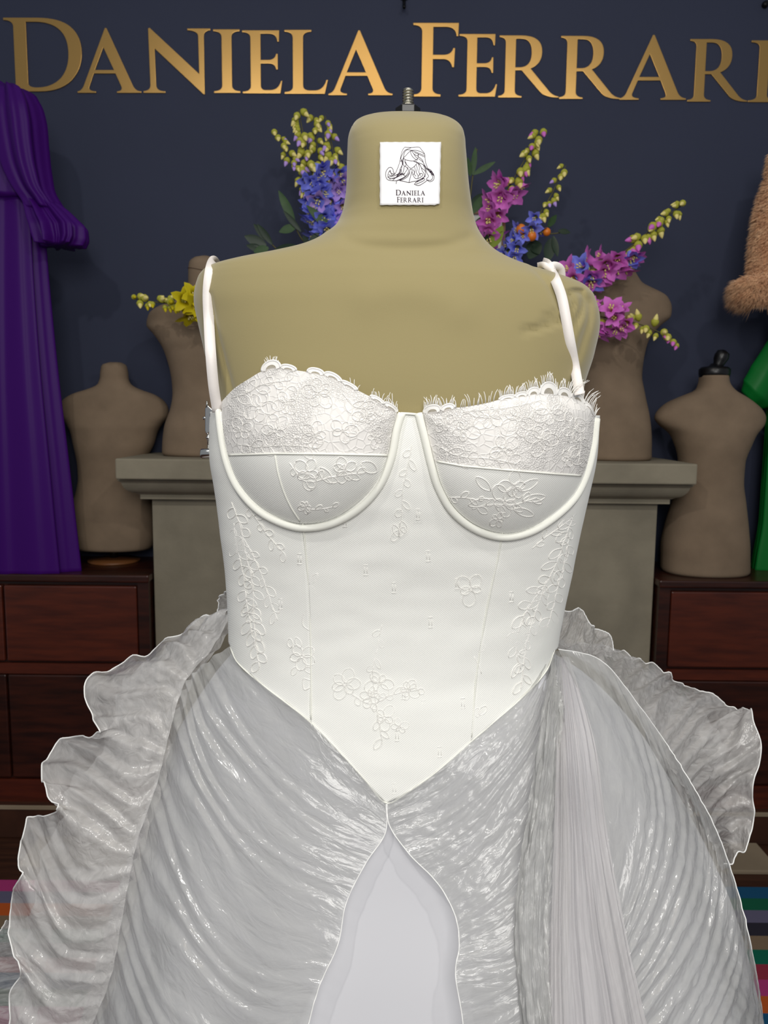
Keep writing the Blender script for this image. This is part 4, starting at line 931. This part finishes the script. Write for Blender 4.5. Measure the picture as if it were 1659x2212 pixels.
MB().add(*tube([cp(439, 904), cp(446, 902)], 0.0016, 8)).build('stud', M_silver, cl)
MB().add(*tube([cp(450, 937), cp(450, 945), cp(450, 968)], [0.0016, 0.0009, 0.0009], 8)).build('spindle', M_silver, cl)
MB().add(*tube([cp(450, 943), cp(450, 948)], 0.0021, 10)).build('collar', M_silver, cl)
MB().add(*tube([cp(434, 980), cp(436, 980), cp(462, 978), cp(466, 978)], [0.0040, 0.0048, 0.0048, 0.0040], 20)).build('roller', M_silver, cl)

# ------------------------------------------------------------------ background torsos
YT = 2.235
def rowsum(c, half, d=0.085):
    return [(py, c + (cc if isinstance(cc, (int, float)) else 0) - h, c + h, dd) for py, h, cc, dd in half]
def bust(V, nr, nc): return V
g = 'linen display torsos beside the fireplace'
# left one on the cabinet
YT1 = 2.31
t1 = empty('display_torso', (P(246, 1190, YT1).x, YT1, CABZ), 'beige linen display torso on a stand between the purple dress and the mantel', 'mannequin', g)
R1 = [(783, 236, 262, .02), (787, 224, 270, .035), (800, 219, 275, .042), (822, 216, 278, .044), (834, 208, 288, .047), (842, 188, 306, .052), (850, 162, 330, .056), (860, 143, 348, .060), (873, 132, 360, .064), (888, 129, 364, .068), (900, 132, 362, .074), (912, 143, 352, .082), (925, 151, 343, .09), (960, 161, 331, .09),
      (1000, 169, 311, .078), (1030, 171, 309, .074), (1060, 167, 316, .078), (1095, 158, 332, .088), (1140, 158, 333, .093), (1178, 163, 329, .092), (1184, 168, 324, .088)]
R1 = [(p, l, r_, d * 0.8) for p, l, r_, d in R1]
loft_body('torso', R1, YT1, M_linen, t1, 90, 56)
bz = P(246, 1186, YT1).z
v, f = lathe([(0.012, CABZ + 0.01), (0.012, bz + 0.02)], (P(246, 1190, YT1).x, YT1, 0), sides=14); mk('pole', v, f, M_black, t1)
v, f = lathe([(0.075, CABZ + 0.0005), (0.075, CABZ + 0.006), (0.03, CABZ + 0.010), (0.012, CABZ + 0.012)], (P(246, 1190, YT1).x, YT1, 0), sides=28); mk('base', v, f, M_frame, t1)
# left one on the mantel
def ptorso(rows, label, zbase, name='display_torso', Yt=YT):
    cx = (rows[-1][1] + rows[-1][2]) / 2
    # last row sits on the shelf
    t = empty(name, (P(cx, rows[-1][0], Yt).x, Yt, zbase), label, 'mannequin', g)
    pyb = H / 2 - 0  # find the pixel row whose plane-YT height is the shelf
    lo, hi = rows[-1][0] - 80, rows[-1][0] + 80
    for _ in range(40):
        md = (lo + hi) / 2
        if P(cx, md, Yt).z > zbase + 0.0005: lo = md
        else: hi = md
    r = [q for q in rows if q[0] < lo - 6] + [(lo - 5, rows[-1][1], rows[-1][2], rows[-1][3]), (lo, rows[-1][1] + 4, rows[-1][2] - 4, rows[-1][3] - 0.004)]
    o, b = loft_body('torso', r, Yt, M_linen, t, 90, 56); return t, b
R2 = [(554, 436, 452, .015), (557, 425, 462, .03), (563, 414, 474, .04), (575, 409, 482, .046), (600, 408, 486, .048), (625, 407, 490, .05), (640, 401, 498, .052), (650, 386, 514, .055), (660, 352, 548, .058), (672, 330, 570, .062), (688, 320, 582, .066), (705, 318, 584, .072), (722, 332, 572, .08),
      (745, 349, 553, .09), (790, 367, 536, .088), (850, 375, 528, .076), (880, 371, 533, .078), (920, 358, 545, .088), (950, 354, 550, .09), (978, 353, 550, .09)]
t2, b2 = ptorso(R2, 'pinkish linen display torso on the left end of the mantel behind the khaki form', shelf_top)
pts = [b2.pt(np.array(a), np.array(P(448, 590 + 9 * math.cos(a), YT).z), 0.0006) for a in np.linspace(0, 2 * math.pi, 40, endpoint=False)]
MB().add(*tube(pts, 0.0011, 5, True)).build('neck_seam', mat('seam_brown', (92, 72, 58), 0.9), t2)
R3 = [(556, 1300, 1330, .02), (562, 1284, 1350, .04), (580, 1276, 1366, .046), (600, 1268, 1377, .05), (615, 1256, 1390, .053), (626, 1236, 1414, .057), (636, 1214, 1434, .060), (650, 1202, 1445, .064), (668, 1198, 1449, .068), (685, 1200, 1446, .074), (700, 1216, 1428, .082), (725, 1238, 1404, .09),
      (770, 1254, 1387, .088), (810, 1258, 1383, .078), (850, 1252, 1389, .082), (900, 1243, 1399, .09), (940, 1240, 1403, .092), (978, 1240, 1403, .092)]
ptorso(R3, 'taupe linen display torso on the right end of the mantel behind the pink blossoms', shelf_top)
R4 = [(812, 1513, 1570, .046), (830, 1510, 1574, .048), (845, 1500, 1588, .05), (855, 1476, 1606, .055), (868, 1446, 1626, .06), (885, 1424, 1644, .066), (903, 1415, 1651, .07), (918, 1424, 1646, .078), (935, 1446, 1630, .088), (960, 1460, 1616, .092), (1000, 1468, 1602, .084),
      (1040, 1466, 1600, .08), (1080, 1456, 1604, .086), (1140, 1438, 1610, .095), (1180, 1430, 1613, .096), (1200, 1430, 1613, .096)]
t4, b4 = ptorso(R4, 'brown linen display torso with a black neck cap on the right cabinet', CABZ)
cc = P(1543, 812, YT)
v, f = lathe([(0.040, -0.004), (0.042, 0.006), (0.042, 0.018), (0.036, 0.024), (0.016, 0.027), (0.010, 0.034)], cc, sides=28); mk('neck_cap', v, f, M_black, t4)
MB().add(*tube([cc + Vector((0.0, 0, 0.02)), P(1551, 788, YT), P(1555, 778, YT), P(1559, 770, YT), P(1563, 761, YT), P(1565, 757, YT)], [0.013, 0.014, 0.018, 0.020, 0.017, 0.006], 20)).build('finial', M_black, t4)

# ------------------------------------------------------------------ garments at the edges
def fold_fn(n, amp, seed, top=0.15):
    def fn(V, nr, nc):
        G = V.reshape(nr, nc, 3).copy(); t = np.linspace(0, 1, nr)[:, None]; th = np.linspace(0, 2 * math.pi, nc, endpoint=False)[None, :]
        d = (np.sin(n * th + seed + 0.8 * np.sin(3 * th)) + 0.45 * np.sin(2.3 * n * th + seed * 2)) * amp * (top + (1 - top) * t)
        c = G[:, :, :2].mean(axis=1, keepdims=True); q = G[:, :, :2] - c; q /= np.maximum(1e-6, np.linalg.norm(q, axis=2, keepdims=True))
        G[:, :, :2] += q * d[:, :, None]; return G.reshape(-1, 3)
    return fn
YG = 2.165
pd = empty('purple_dress', (P(-60, 1240, YG).x, YG, CABZ + 0.002), 'long purple satin dress with a puffed ruffle sleeve at the left edge', 'dress')
RP = [(425, -130, 82, .07), (470, -140, 88, .075), (600, -160, 98, .082), (800, -190, 116, .09), (1000, -215, 138, .096), (1150, -230, 154, .1), (1236, -236, 163, .1)]
RP = [(p, l, r_, d * 0.62) for p, l, r_, d in RP]
loft_body('skirt', RP, YG, M_purple, pd, 60, 180, fold=fold_fn(9, 0.016, 0.6, 0.45))
RPb = [(180, -70, 10, .04), (200, -110, 40, .055), (240, -130, 60, .065), (330, -130, 76, .07), (432, -128, 84, .07)]
loft_body('bodice', RPb, YG, M_purple, pd, 30, 90, fold=fold_fn(9, 0.004, 1.4, 0.8))
RPs = [(190, 8, 40, .03), (198, 0, 58, .045), (220, -4, 76, .058), (260, -4, 90, .066), (320, 6, 96, .066), (380, 22, 103, .06), (420, 44, 112, .052), (440, 58, 124, .046), (455, 66, 134, .046)]
sl_, _ = loft_body('sleeve', RPs, YG - 0.03, M_purple, pd, 50, 100, fold=fold_fn(5, 0.009, 2.2, 0.9))
RPr = [(440, 60, 122, .044), (455, 66, 140, .05), (475, 72, 160, .056), (495, 80, 176, .06), (515, 88, 176, .06), (532, 96, 168, .058)]
loft_body('sleeve_ruffle', RPr, YG - 0.03, M_purple, sl_, 40, 140, fold=fold_fn(8, 0.014, 0.3, 0.5))
YG = 2.30
gd = empty('green_dress', (P(1720, 1200, YG).x, YG, CABZ + 0.002), 'emerald green satin dress at the right edge beside the black-capped torso', 'dress')
RGd = [(640, 1680, 1760, .05), (700, 1662, 1790, .06), (800, 1658, 1800, .07), (900, 1656, 1810, .08), (1010, 1648, 1830, .088), (1120, 1640, 1850, .092), (1200, 1626, 1870, .096), (1236, 1620, 1876, .098)]
RGd = [(p, l, r_, d * 0.6) for p, l, r_, d in RGd]
loft_body('skirt', RGd, YG, M_green, gd, 50, 150, fold=fold_fn(7, 0.010, 0.9, 0.4))
c = cr([(1676, 690), (1655, 730), (1632, 775), (1608, 815), (1586, 838)], 40); v = []; ns = 40
for i, (x, y) in enumerate(c):
    t = c[min(39, i + 1)] - c[max(0, i - 1)]; t = t / np.linalg.norm(t); nrm = np.array((-t[1], t[0])); rr = np.interp(i, [0, 10, 24, 34, 39], [30, 36, 42, 40, 26])
    if i > 30: rr = rr
    for k in range(ns):
        a = 2 * math.pi * k / ns; q = rr * (1 + 0.10 * math.sin(5 * a + 0.5)) * math.cos(a)
        # sleeve axis leans; the section is an ellipse across the axis
        v.append(P(x + 34 - nrm[0] * 0 + q * nrm[0] * -1, y + 26 + q * nrm[1] * -1, YG - 0.01 - 0.05 * math.sin(a) * rr / 40))
f = [tuple(q) for q in grid_faces(40, ns, True)]; f.append(tuple(range(ns))[::-1]); f.append(tuple(39 * ns + k for k in range(ns)))
mk('sleeve', v, f, M_green, gd)
YG = 2.22
# peach fur jacket sleeve
fu = empty('fur_jacket', (P(1700, 520, YG).x, YG - 0.03, P(1700, 668, YG).z), 'fluffy peach faux fur jacket sleeve at the right edge above the green dress', 'jacket')
RF = [(330, 1672, 1800, .05), (380, 1664, 1815, .07), (430, 1648, 1820, .08), (500, 1634, 1820, .085), (560, 1628, 1815, .085), (600, 1626, 1800, .08)]
s1, bf1 = loft_body('sleeve', RF, YG - 0.03, M_fur, fu, 40, 60)
RF2 = [(596, 1640, 1760, .05), (606, 1606, 1780, .07), (622, 1594, 1790, .078), (640, 1593, 1790, .08), (655, 1606, 1780, .074), (664, 1630, 1760, .05)]
s2, bf2 = loft_body('cuff', RF2, YG - 0.03, M_fur, fu, 30, 60)
r = random.Random(4)
for nm, par, bb, n, L in (('fur_pile', s1, bf1, 7000, 0.020), ('fur_pile', s2, bf2, 6000, 0.032)):
    mb = MB()
    for _ in range(n):
        th = r.uniform(0.25 * math.pi, 1.25 * math.pi); z = r.uniform(bb.z[0] + 0.002, bb.z[-1] - 0.002); p = Vector(bb.pt(np.array(th), np.array(z))); q = Vector(bb.pt(np.array(th), np.array(z), 0.01)); nn_ = (q - p).normalized()
        d = (nn_ + Vector((r.gauss(0, .35), r.gauss(0, .35), r.gauss(-0.35, .35)))).normalized(); l = L * r.uniform(0.6, 1.2); s = d.orthogonal().normalized() * 0.0013; s2_ = d.cross(s).normalized() * 0.0013
        tip = p + d * l + Vector((0, 0, -0.25 * l)); mid = p + d * l * 0.5
        mb.add([p + s, p - s * 0.5 + s2_, p - s * 0.5 - s2_, mid + s * .7, mid - s * .35 + s2_ * .7, mid - s * .35 - s2_ * .7, tip], [(0, 1, 4, 3), (1, 2, 5, 4), (2, 0, 3, 5), (3, 4, 6), (4, 5, 6), (5, 3, 6)])
    tag(mb.build(nm, M_fur, par), kind='stuff')

# ------------------------------------------------------------------ flowers on the mantel
YF = 2.17
VM = P(905, 700, YF)                      # vase mouth, hidden by the form
vz = [(0.05, 0), (0.062, 0.01), (0.075, 0.08), (0.07, 0.16), (0.045, 0.22), (0.05, 0.25)]
hv = VM.z - shelf_top; v, f = lathe([(a, b * hv / 0.25) for a, b in vz], (0, 0, 0), sides=32)
o = mk('flower_vase', v, f, M_vase); o.location = (VM.x, YF + 0.05, shelf_top + 0.0004); tag(o, 'white vase of flowers on the mantel behind the khaki form', 'vase')
VM = Vector((VM.x, YF + 0.05, VM.z))
# framed picture standing behind the flowers
pf = empty('picture_frame', (P(960, 980, 2.33).x, 2.33, shelf_top + 0.0005), 'brown-framed white picture standing on the mantel behind the pink blossoms', 'picture frame')
fx0, fx1 = P(830, 500, 2.33).x, P(1091, 500, 2.33).x; fzt = P(960, 455, 2.33).z; fz0 = shelf_top + 0.0005; fw = 0.009
MB().box((fx0, 2.325, fz0), (fx0 + fw, 2.343, fzt)).build('frame_side', M_frame, pf, smooth=False); MB().box((fx1 - fw, 2.325, fz0), (fx1, 2.343, fzt)).build('frame_side', M_frame, pf, smooth=False)
MB().box((fx0 + fw, 2.325, fz0), (fx1 - fw, 2.343, fz0 + fw)).build('frame_rail', M_frame, pf, smooth=False); MB().box((fx0 + fw, 2.325, fzt - fw), (fx1 - fw, 2.343, fzt)).build('frame_rail', M_frame, pf, smooth=False)
MB().box((fx0 + fw, 2.333, fz0 + fw), (fx1 - fw, 2.340, fzt - fw)).build('mount', M_mat, pf, smooth=False)

def rawmesh(name, parts):
    """parts: list of (verts, faces, material); local +Z is the way the piece points"""
    me = bpy.data.meshes.new(name); V = []; F = []; mi = []
    for k, (v, f, m) in enumerate(parts):
        n = len(V); V += [tuple(q) for q in v]; F += [tuple(i + n for i in q) for q in f]; mi += [k] * len(f); me.materials.append(m)
    me.from_pydata(V, [], F); me.polygons.foreach_set('material_index', mi); me.polygons.foreach_set('use_smooth', [True] * len(F)); me.update(); return me
def bell_parts(m, s=1.0, flare=1.0):
    v = []; f = []; ns = 20; prof = [(0.10, 0.0), (0.22, 0.18), (0.27, 0.45), (0.34, 0.70), (0.50, 0.90), (0.72 * flare, 1.0)]
    for i, (r_, z) in enumerate(prof):
        for k in range(ns):
            a = 2 * math.pi * k / ns; lob = 1 + (0.30 * max(0, i - 3) / 2) * math.cos(5 * a); v.append((r_ * lob * math.cos(a) * s, r_ * lob * math.sin(a) * s, (z - (0.08 if i == 5 else 0) * (1 - math.cos(5 * a)) * 0.5) * s))
    f = grid_faces(len(prof), ns, True); f.append(tuple(range(ns))[::-1])
    st = MB()
    for k in range(4):
        a = k * 1.57; st.add(*tube([(0, 0, 0.4 * s), (0.1 * math.cos(a) * s, 0.1 * math.sin(a) * s, 0.8 * s), (0.16 * math.cos(a) * s, 0.16 * math.sin(a) * s, 1.02 * s)], [0.03 * s, 0.03 * s, 0.055 * s], 5))
    cal = lathe([(0.05, -0.10), (0.15, -0.02), (0.24, 0.10), (0.20, 0.16)], (0, 0, 0), sides=8); cal = ([Vector(q) * s for q in cal[0]], cal[1])
    return [(v, f, m), (st.v, st.f, M_stam), (cal[0], cal[1], M_bud)]
def bud_parts(m, s=1.0):
    a = lathe([(0.06, 0), (0.26, 0.18), (0.36, 0.42), (0.30, 0.62)], (0, 0, 0), sides=9); b = lathe([(0.24, 0.55), (0.22, 0.75), (0.12, 0.98), (0.02, 1.12)], (0, 0, 0), sides=9)
    return [([Vector(q) * s for q in a[0]], a[1], M_bud), ([Vector(q) * s for q in b[0]], b[1], m)]
def leaf_mesh(name, L, w, m, curl=0.15):
    n = 9; v = []
    for i in range(n):
        t = i / (n - 1); ww = w * math.sin(math.pi * min(0.98, t * 0.94 + 0.05))**0.8
        v += [(-ww, -0.18 * ww - curl * L * t * t, L * t), (0, -curl * L * t * t - 0.0, L * t), (ww, -0.18 * ww - curl * L * t * t, L * t)]
    f = grid_faces(n, 3); top = [(a, b + 0.0006, c) for a, b, c in v]; k = len(v)
    ff = f + [tuple(i + k for i in q)[::-1] for q in f]
    return rawmesh(name, [(v + top, ff, m)])
ME = {'blue': rawmesh('bell_flower', bell_parts(M_blue)), 'pink': rawmesh('bell_flower', bell_parts(M_pink)), 'yellow': rawmesh('bell_flower', bell_parts(M_yel, 1, 1.15)), 'lilac': rawmesh('bell_flower', bell_parts(M_lilac)),
      'bud': rawmesh('bud', bud_parts(M_stam)), 'bud_blue': rawmesh('bud', bud_parts(M_lilac)), 'bud_pink': rawmesh('bud', bud_parts(M_pink)), 'bud_yellow': rawmesh('bud', bud_parts(M_yel))}
def put(name, me, parent, pos, direction, scale, roll=0.0):
    o = bpy.data.objects.new(name, me); col.objects.link(o); o.parent = parent
    o.location = Vector(pos) - wpos(parent); q = Vector(direction).normalized().to_track_quat('Z', 'Y'); o.rotation_mode = 'QUATERNION'
    from mathutils import Quaternion
    o.rotation_quaternion = q @ Quaternion((0, 0, 1), roll); o.scale = (scale,) * 3
    return o
PXM = YF / FPX
def spike(pts, label, zones, seed, dY=0.0, step=7.0, fstep=9.0, kind='foxglove'):
    """pts: pixel polyline from tip down; zones: list of (t0, t1, [(mesh key, weight)], size px)"""
    r = random.Random(seed); c2 = cr(pts, 60)
    root = empty(kind, VM + Vector((r.uniform(-.02, .02), r.uniform(-.02, .02), -0.03)), label, 'flower', 'flower stems in the vase on the mantel')
    c3 = [P(x, y, YF + dY) for x, y in c2]; base = wpos(root)
    end = c3[-1]; full = c3 + [end.lerp(base, k / 8) for k in range(1, 9)]
    MB().add(*tube(full, [0.0012 + 0.0016 * min(1, i / 50) for i in range(len(full))], 6)).build('stem', M_stem, root)
    seg = np.r_[0, np.cumsum(np.hypot(*np.diff(c2, axis=0).T))]; tot = seg[-1]
    for t0, t1, keys, size in zones:
        d = t0 * tot
        while d < t1 * tot:
            i = min(len(c3) - 2, int(np.searchsorted(seg, d))); p = c3[i]; t = (c3[i + 1] - c3[i]).normalized()
            an = r.uniform(0, 2 * math.pi); s = t.cross(Vector((0, 1, 0))).normalized()
            rad = s * math.cos(an) + Vector((0, -abs(math.sin(an)), 0)) * 0.9
            key = r.choices([k for k, w in keys], [w for k, w in keys])[0]
            isb = key.startswith('bud'); direc = (rad + Vector((0, 0, -0.75 if isb else -0.45)) + t * 0.35).normalized()
            sz = size * PXM * r.uniform(0.8, 1.2)
            q = p + rad.normalized() * (0.006 if isb else 0.009)
            put('bud' if isb else 'flower', ME[key], root, q, direc, sz, r.uniform(0, 6))
            d += (step if isb else fstep) * r.uniform(0.75, 1.25)
    return root
BL = [('blue', 5), ('lilac', 1)]; 
spike([(592, 283), (622, 330), (650, 375), (684, 450), (735, 560), (800, 650)], 'blue foxglove stem leaning furthest left of the form, tip at the far left', [(0.0, 0.22, [('bud', 4), ('bud_blue', 2)], 19), (0.22, 0.36, [('bud', 2), ('bud_blue', 2), ('blue', 1)], 21), (0.36, 0.72, BL, 27)], 1)
spike([(645, 238), (655, 290), (666, 340), (690, 430), (735, 560), (810, 650)], 'tallest blue foxglove stem left of the form, second from the left', [(0.0, 0.26, [('bud', 5), ('bud_blue', 1)], 20), (0.26, 0.72, BL, 27)], 2, -0.01)
spike([(678, 250), (683, 300), (690, 350), (708, 440), (745, 560), (815, 650)], 'blue foxglove stem third from the left, left of the form', [(0.0, 0.27, [('bud', 5), ('bud_blue', 2)], 20), (0.27, 0.72, BL, 28)], 3, 0.02)
spike([(702, 250), (714, 300), (724, 350), (738, 440), (765, 560), (830, 650)], 'lilac blue foxglove stem nearest the form, left of its neck', [(0.0, 0.26, [('bud', 4), ('bud_blue', 2)], 20), (0.26, 0.72, [('blue', 3), ('lilac', 2)], 27)], 4, 0.01)
spike([(1170, 280), (1148, 320), (1122, 365), (1080, 440), (1045, 510), (990, 620)], 'tall pink foxglove stem right of the form, upright beside its neck', [(0.0, 0.23, [('bud', 5), ('bud_pink', 1)], 20), (0.23, 0.32, [('bud', 2), ('bud_pink', 3)], 22), (0.30, 0.72, [('pink', 1)], 28)], 5)
spike([(1222, 358), (1206, 390), (1186, 430), (1155, 478), (1110, 540), (1020, 630)], 'slender blue foxglove stem right of the form above the kumquats', [(0.0, 0.36, [('bud', 4), ('bud_blue', 2)], 19), (0.36, 0.75, [('blue', 1)], 22)], 6, 0.0, 10, 10)
spike([(1478, 440), (1440, 468), (1390, 510), (1340, 550), (1270, 590), (1150, 640)], 'long pink foxglove stem slanting up to the right in front of the taupe torso', [(0.0, 0.16, [('bud', 5), ('bud_pink', 1)], 19), (0.16, 0.36, [('bud', 2), ('bud_pink', 2)], 23), (0.36, 0.78, [('pink', 7), ('blue', 1)], 29)], 7, -0.07, 6, 7)
spike([(1464, 738), (1425, 718), (1380, 700), (1330, 690), (1280, 682), (1150, 670)], 'pink foxglove stem drooping to the right across the taupe torso', [(0.0, 0.36, [('bud', 3), ('bud_pink', 2)], 20), (0.36, 0.75, [('pink', 1)], 28)], 8, -0.10, 8, 7.5)
spike([(288, 645), (330, 652), (375, 655), (420, 652), (480, 660), (600, 680)], 'yellow snapdragon stem pointing left in front of the pinkish torso', [(0.0, 0.26, [('bud', 3), ('bud_yellow', 2)], 19), (0.22, 0.36, [('bud_yellow', 1)], 19), (0.34, 0.7, [('yellow', 1)], 26)], 9, -0.10, kind='snapdragon')
# leafy sprigs
def sprig(pts, leaves, label, seed, m=M_leaf, dY=0.02):
    r = random.Random(seed); root = empty('greenery', VM + Vector((r.uniform(-.02, .02), r.uniform(-.02, .02), -0.03)), label, 'foliage', 'leafy sprigs in the vase on the mantel')
    c = [P(x, y, YF + dY) for x, y in cr(pts, 24)]; b = wpos(root); full = c + [c[-1].lerp(b, k / 6) for k in range(1, 7)]
    MB().add(*tube(full, 0.0018, 6)).build('stem', M_stem, root)
    for x, y, tx, ty, w, mm in leaves:
        p = P(x, y, YF + dY - 0.004); q = P(tx, ty, YF + dY - 0.02); L = (q - p).length
        me = leaf_mesh('leaf', L, w * PXM, mm, 0.04); o = put('leaf', me, root, p, q - p, 1.0); 
        d = (q - p).normalized(); yv = Vector((0, 1, 0)); yv = (yv - d * yv.dot(d)).normalized(); xv = yv.cross(d)
        o.rotation_mode = 'XYZ'; o.rotation_euler = Matrix((xv, yv, d)).transposed().to_euler()
    return root
sprig([(612, 425), (632, 475), (655, 520), (720, 580)], [(636, 480, 602, 412, 9, M_leaf), (640, 488, 603, 502, 9, M_leaf), (650, 500, 612, 455, 6, M_leafd), (655, 510, 680, 545, 8, M_leafd)], 'grey-green leafy sprig left of the form below the blue blossoms', 31)
sprig([(560, 490), (585, 525), (620, 560)], [(582, 522, 548, 484, 8, M_leafd), (588, 528, 556, 484, 7, M_leafd), (575, 530, 528, 510, 11, M_leafd), (570, 540, 532, 530, 8, M_leafd), (580, 535, 548, 545, 9, M_leaf), (590, 545, 640, 530, 9, M_leafd)], 'dark leafy sprig lowest at the left above the khaki shoulder', 32)
sprig([(665, 445), (690, 475), (720, 510)], [(715, 495, 662, 444, 9, M_leaf), (700, 500, 668, 520, 7, M_leafd)], 'single broad green leaf sprig against the left side of the neck', 33, dY=-0.03)
sprig([(1030, 322), (1020, 390), (1012, 450), (990, 520)], [(1021, 378, 1027, 318, 6, M_leaf), (1022, 377, 1070, 350, 6, M_leaf), (1016, 380, 1010, 340, 6, M_leaf), (1016, 440, 1048, 418, 7, M_leafd), (1018, 462, 1048, 420, 9, M_leaf), (1024, 500, 1048, 466, 10, M_leaf)], 'narrow-leaved green sprig right against the neck of the form', 34)
sprig([(1085, 490), (1070, 520), (1040, 560)], [(1060, 535, 1086, 488, 12, M_lime), (1055, 530, 1020, 515, 10, M_lime), (1050, 530, 1044, 500, 9, M_leafd)], 'bright lime leaf sprig below the pink blossoms', 35, dY=-0.02)
sprig([(1225, 500), (1190, 505), (1150, 500), (1110, 520), (1060, 580)], [(1206, 498, 1232, 503, 6, M_leafd), (1190, 515, 1182, 568, 12, M_leafd), (1195, 510, 1204, 555, 7, M_leafd), (1160, 520, 1142, 560, 16, M_leafd), (1150, 520, 1165, 550, 13, M_leafd), (1125, 505, 1098, 520, 7, M_leaf), (1120, 515, 1090, 545, 11, M_leafd), (1184, 490, 1202, 464, 7, M_leaf), (1110, 530, 1130, 552, 12, M_leafd)], 'dark-leaved kumquat twig right of the form under the blue stem', 36)
for i, (x, y, rr, lab) in enumerate(((1125.5, 495, 10.5, 'orange kumquat highest of the clustered fruit right of the form'), (1148.5, 510, 10.5, 'brightest orange kumquat, right one of the cluster'), (1135, 512, 9.5, 'yellowish kumquat half hidden at the back of the cluster'), (1181, 501, 8.5, 'small kumquat apart from the cluster, furthest right'))):
    p = P(x, y, YF - 0.02 + (0.012 if i == 2 else 0)); R_ = rr * PXM
    root = empty('kumquat', p + Vector((0, 0, -R_)), lab, 'fruit', 'kumquats on the twig')
    v, f = lathe([(R_ * math.sin(a) * 0.97, -R_ * math.cos(a)) for a in np.linspace(0.06, math.pi - 0.06, 14)], p, sides=20); mk('fruit', v, f, M_orange, root)
    MB().add(*tube([p + Vector((0, 0.002, R_ * 0.93)), p + Vector((0.002, 0.006, R_ * 1.3))], 0.0012, 5)).build('stalk', M_stem, root)
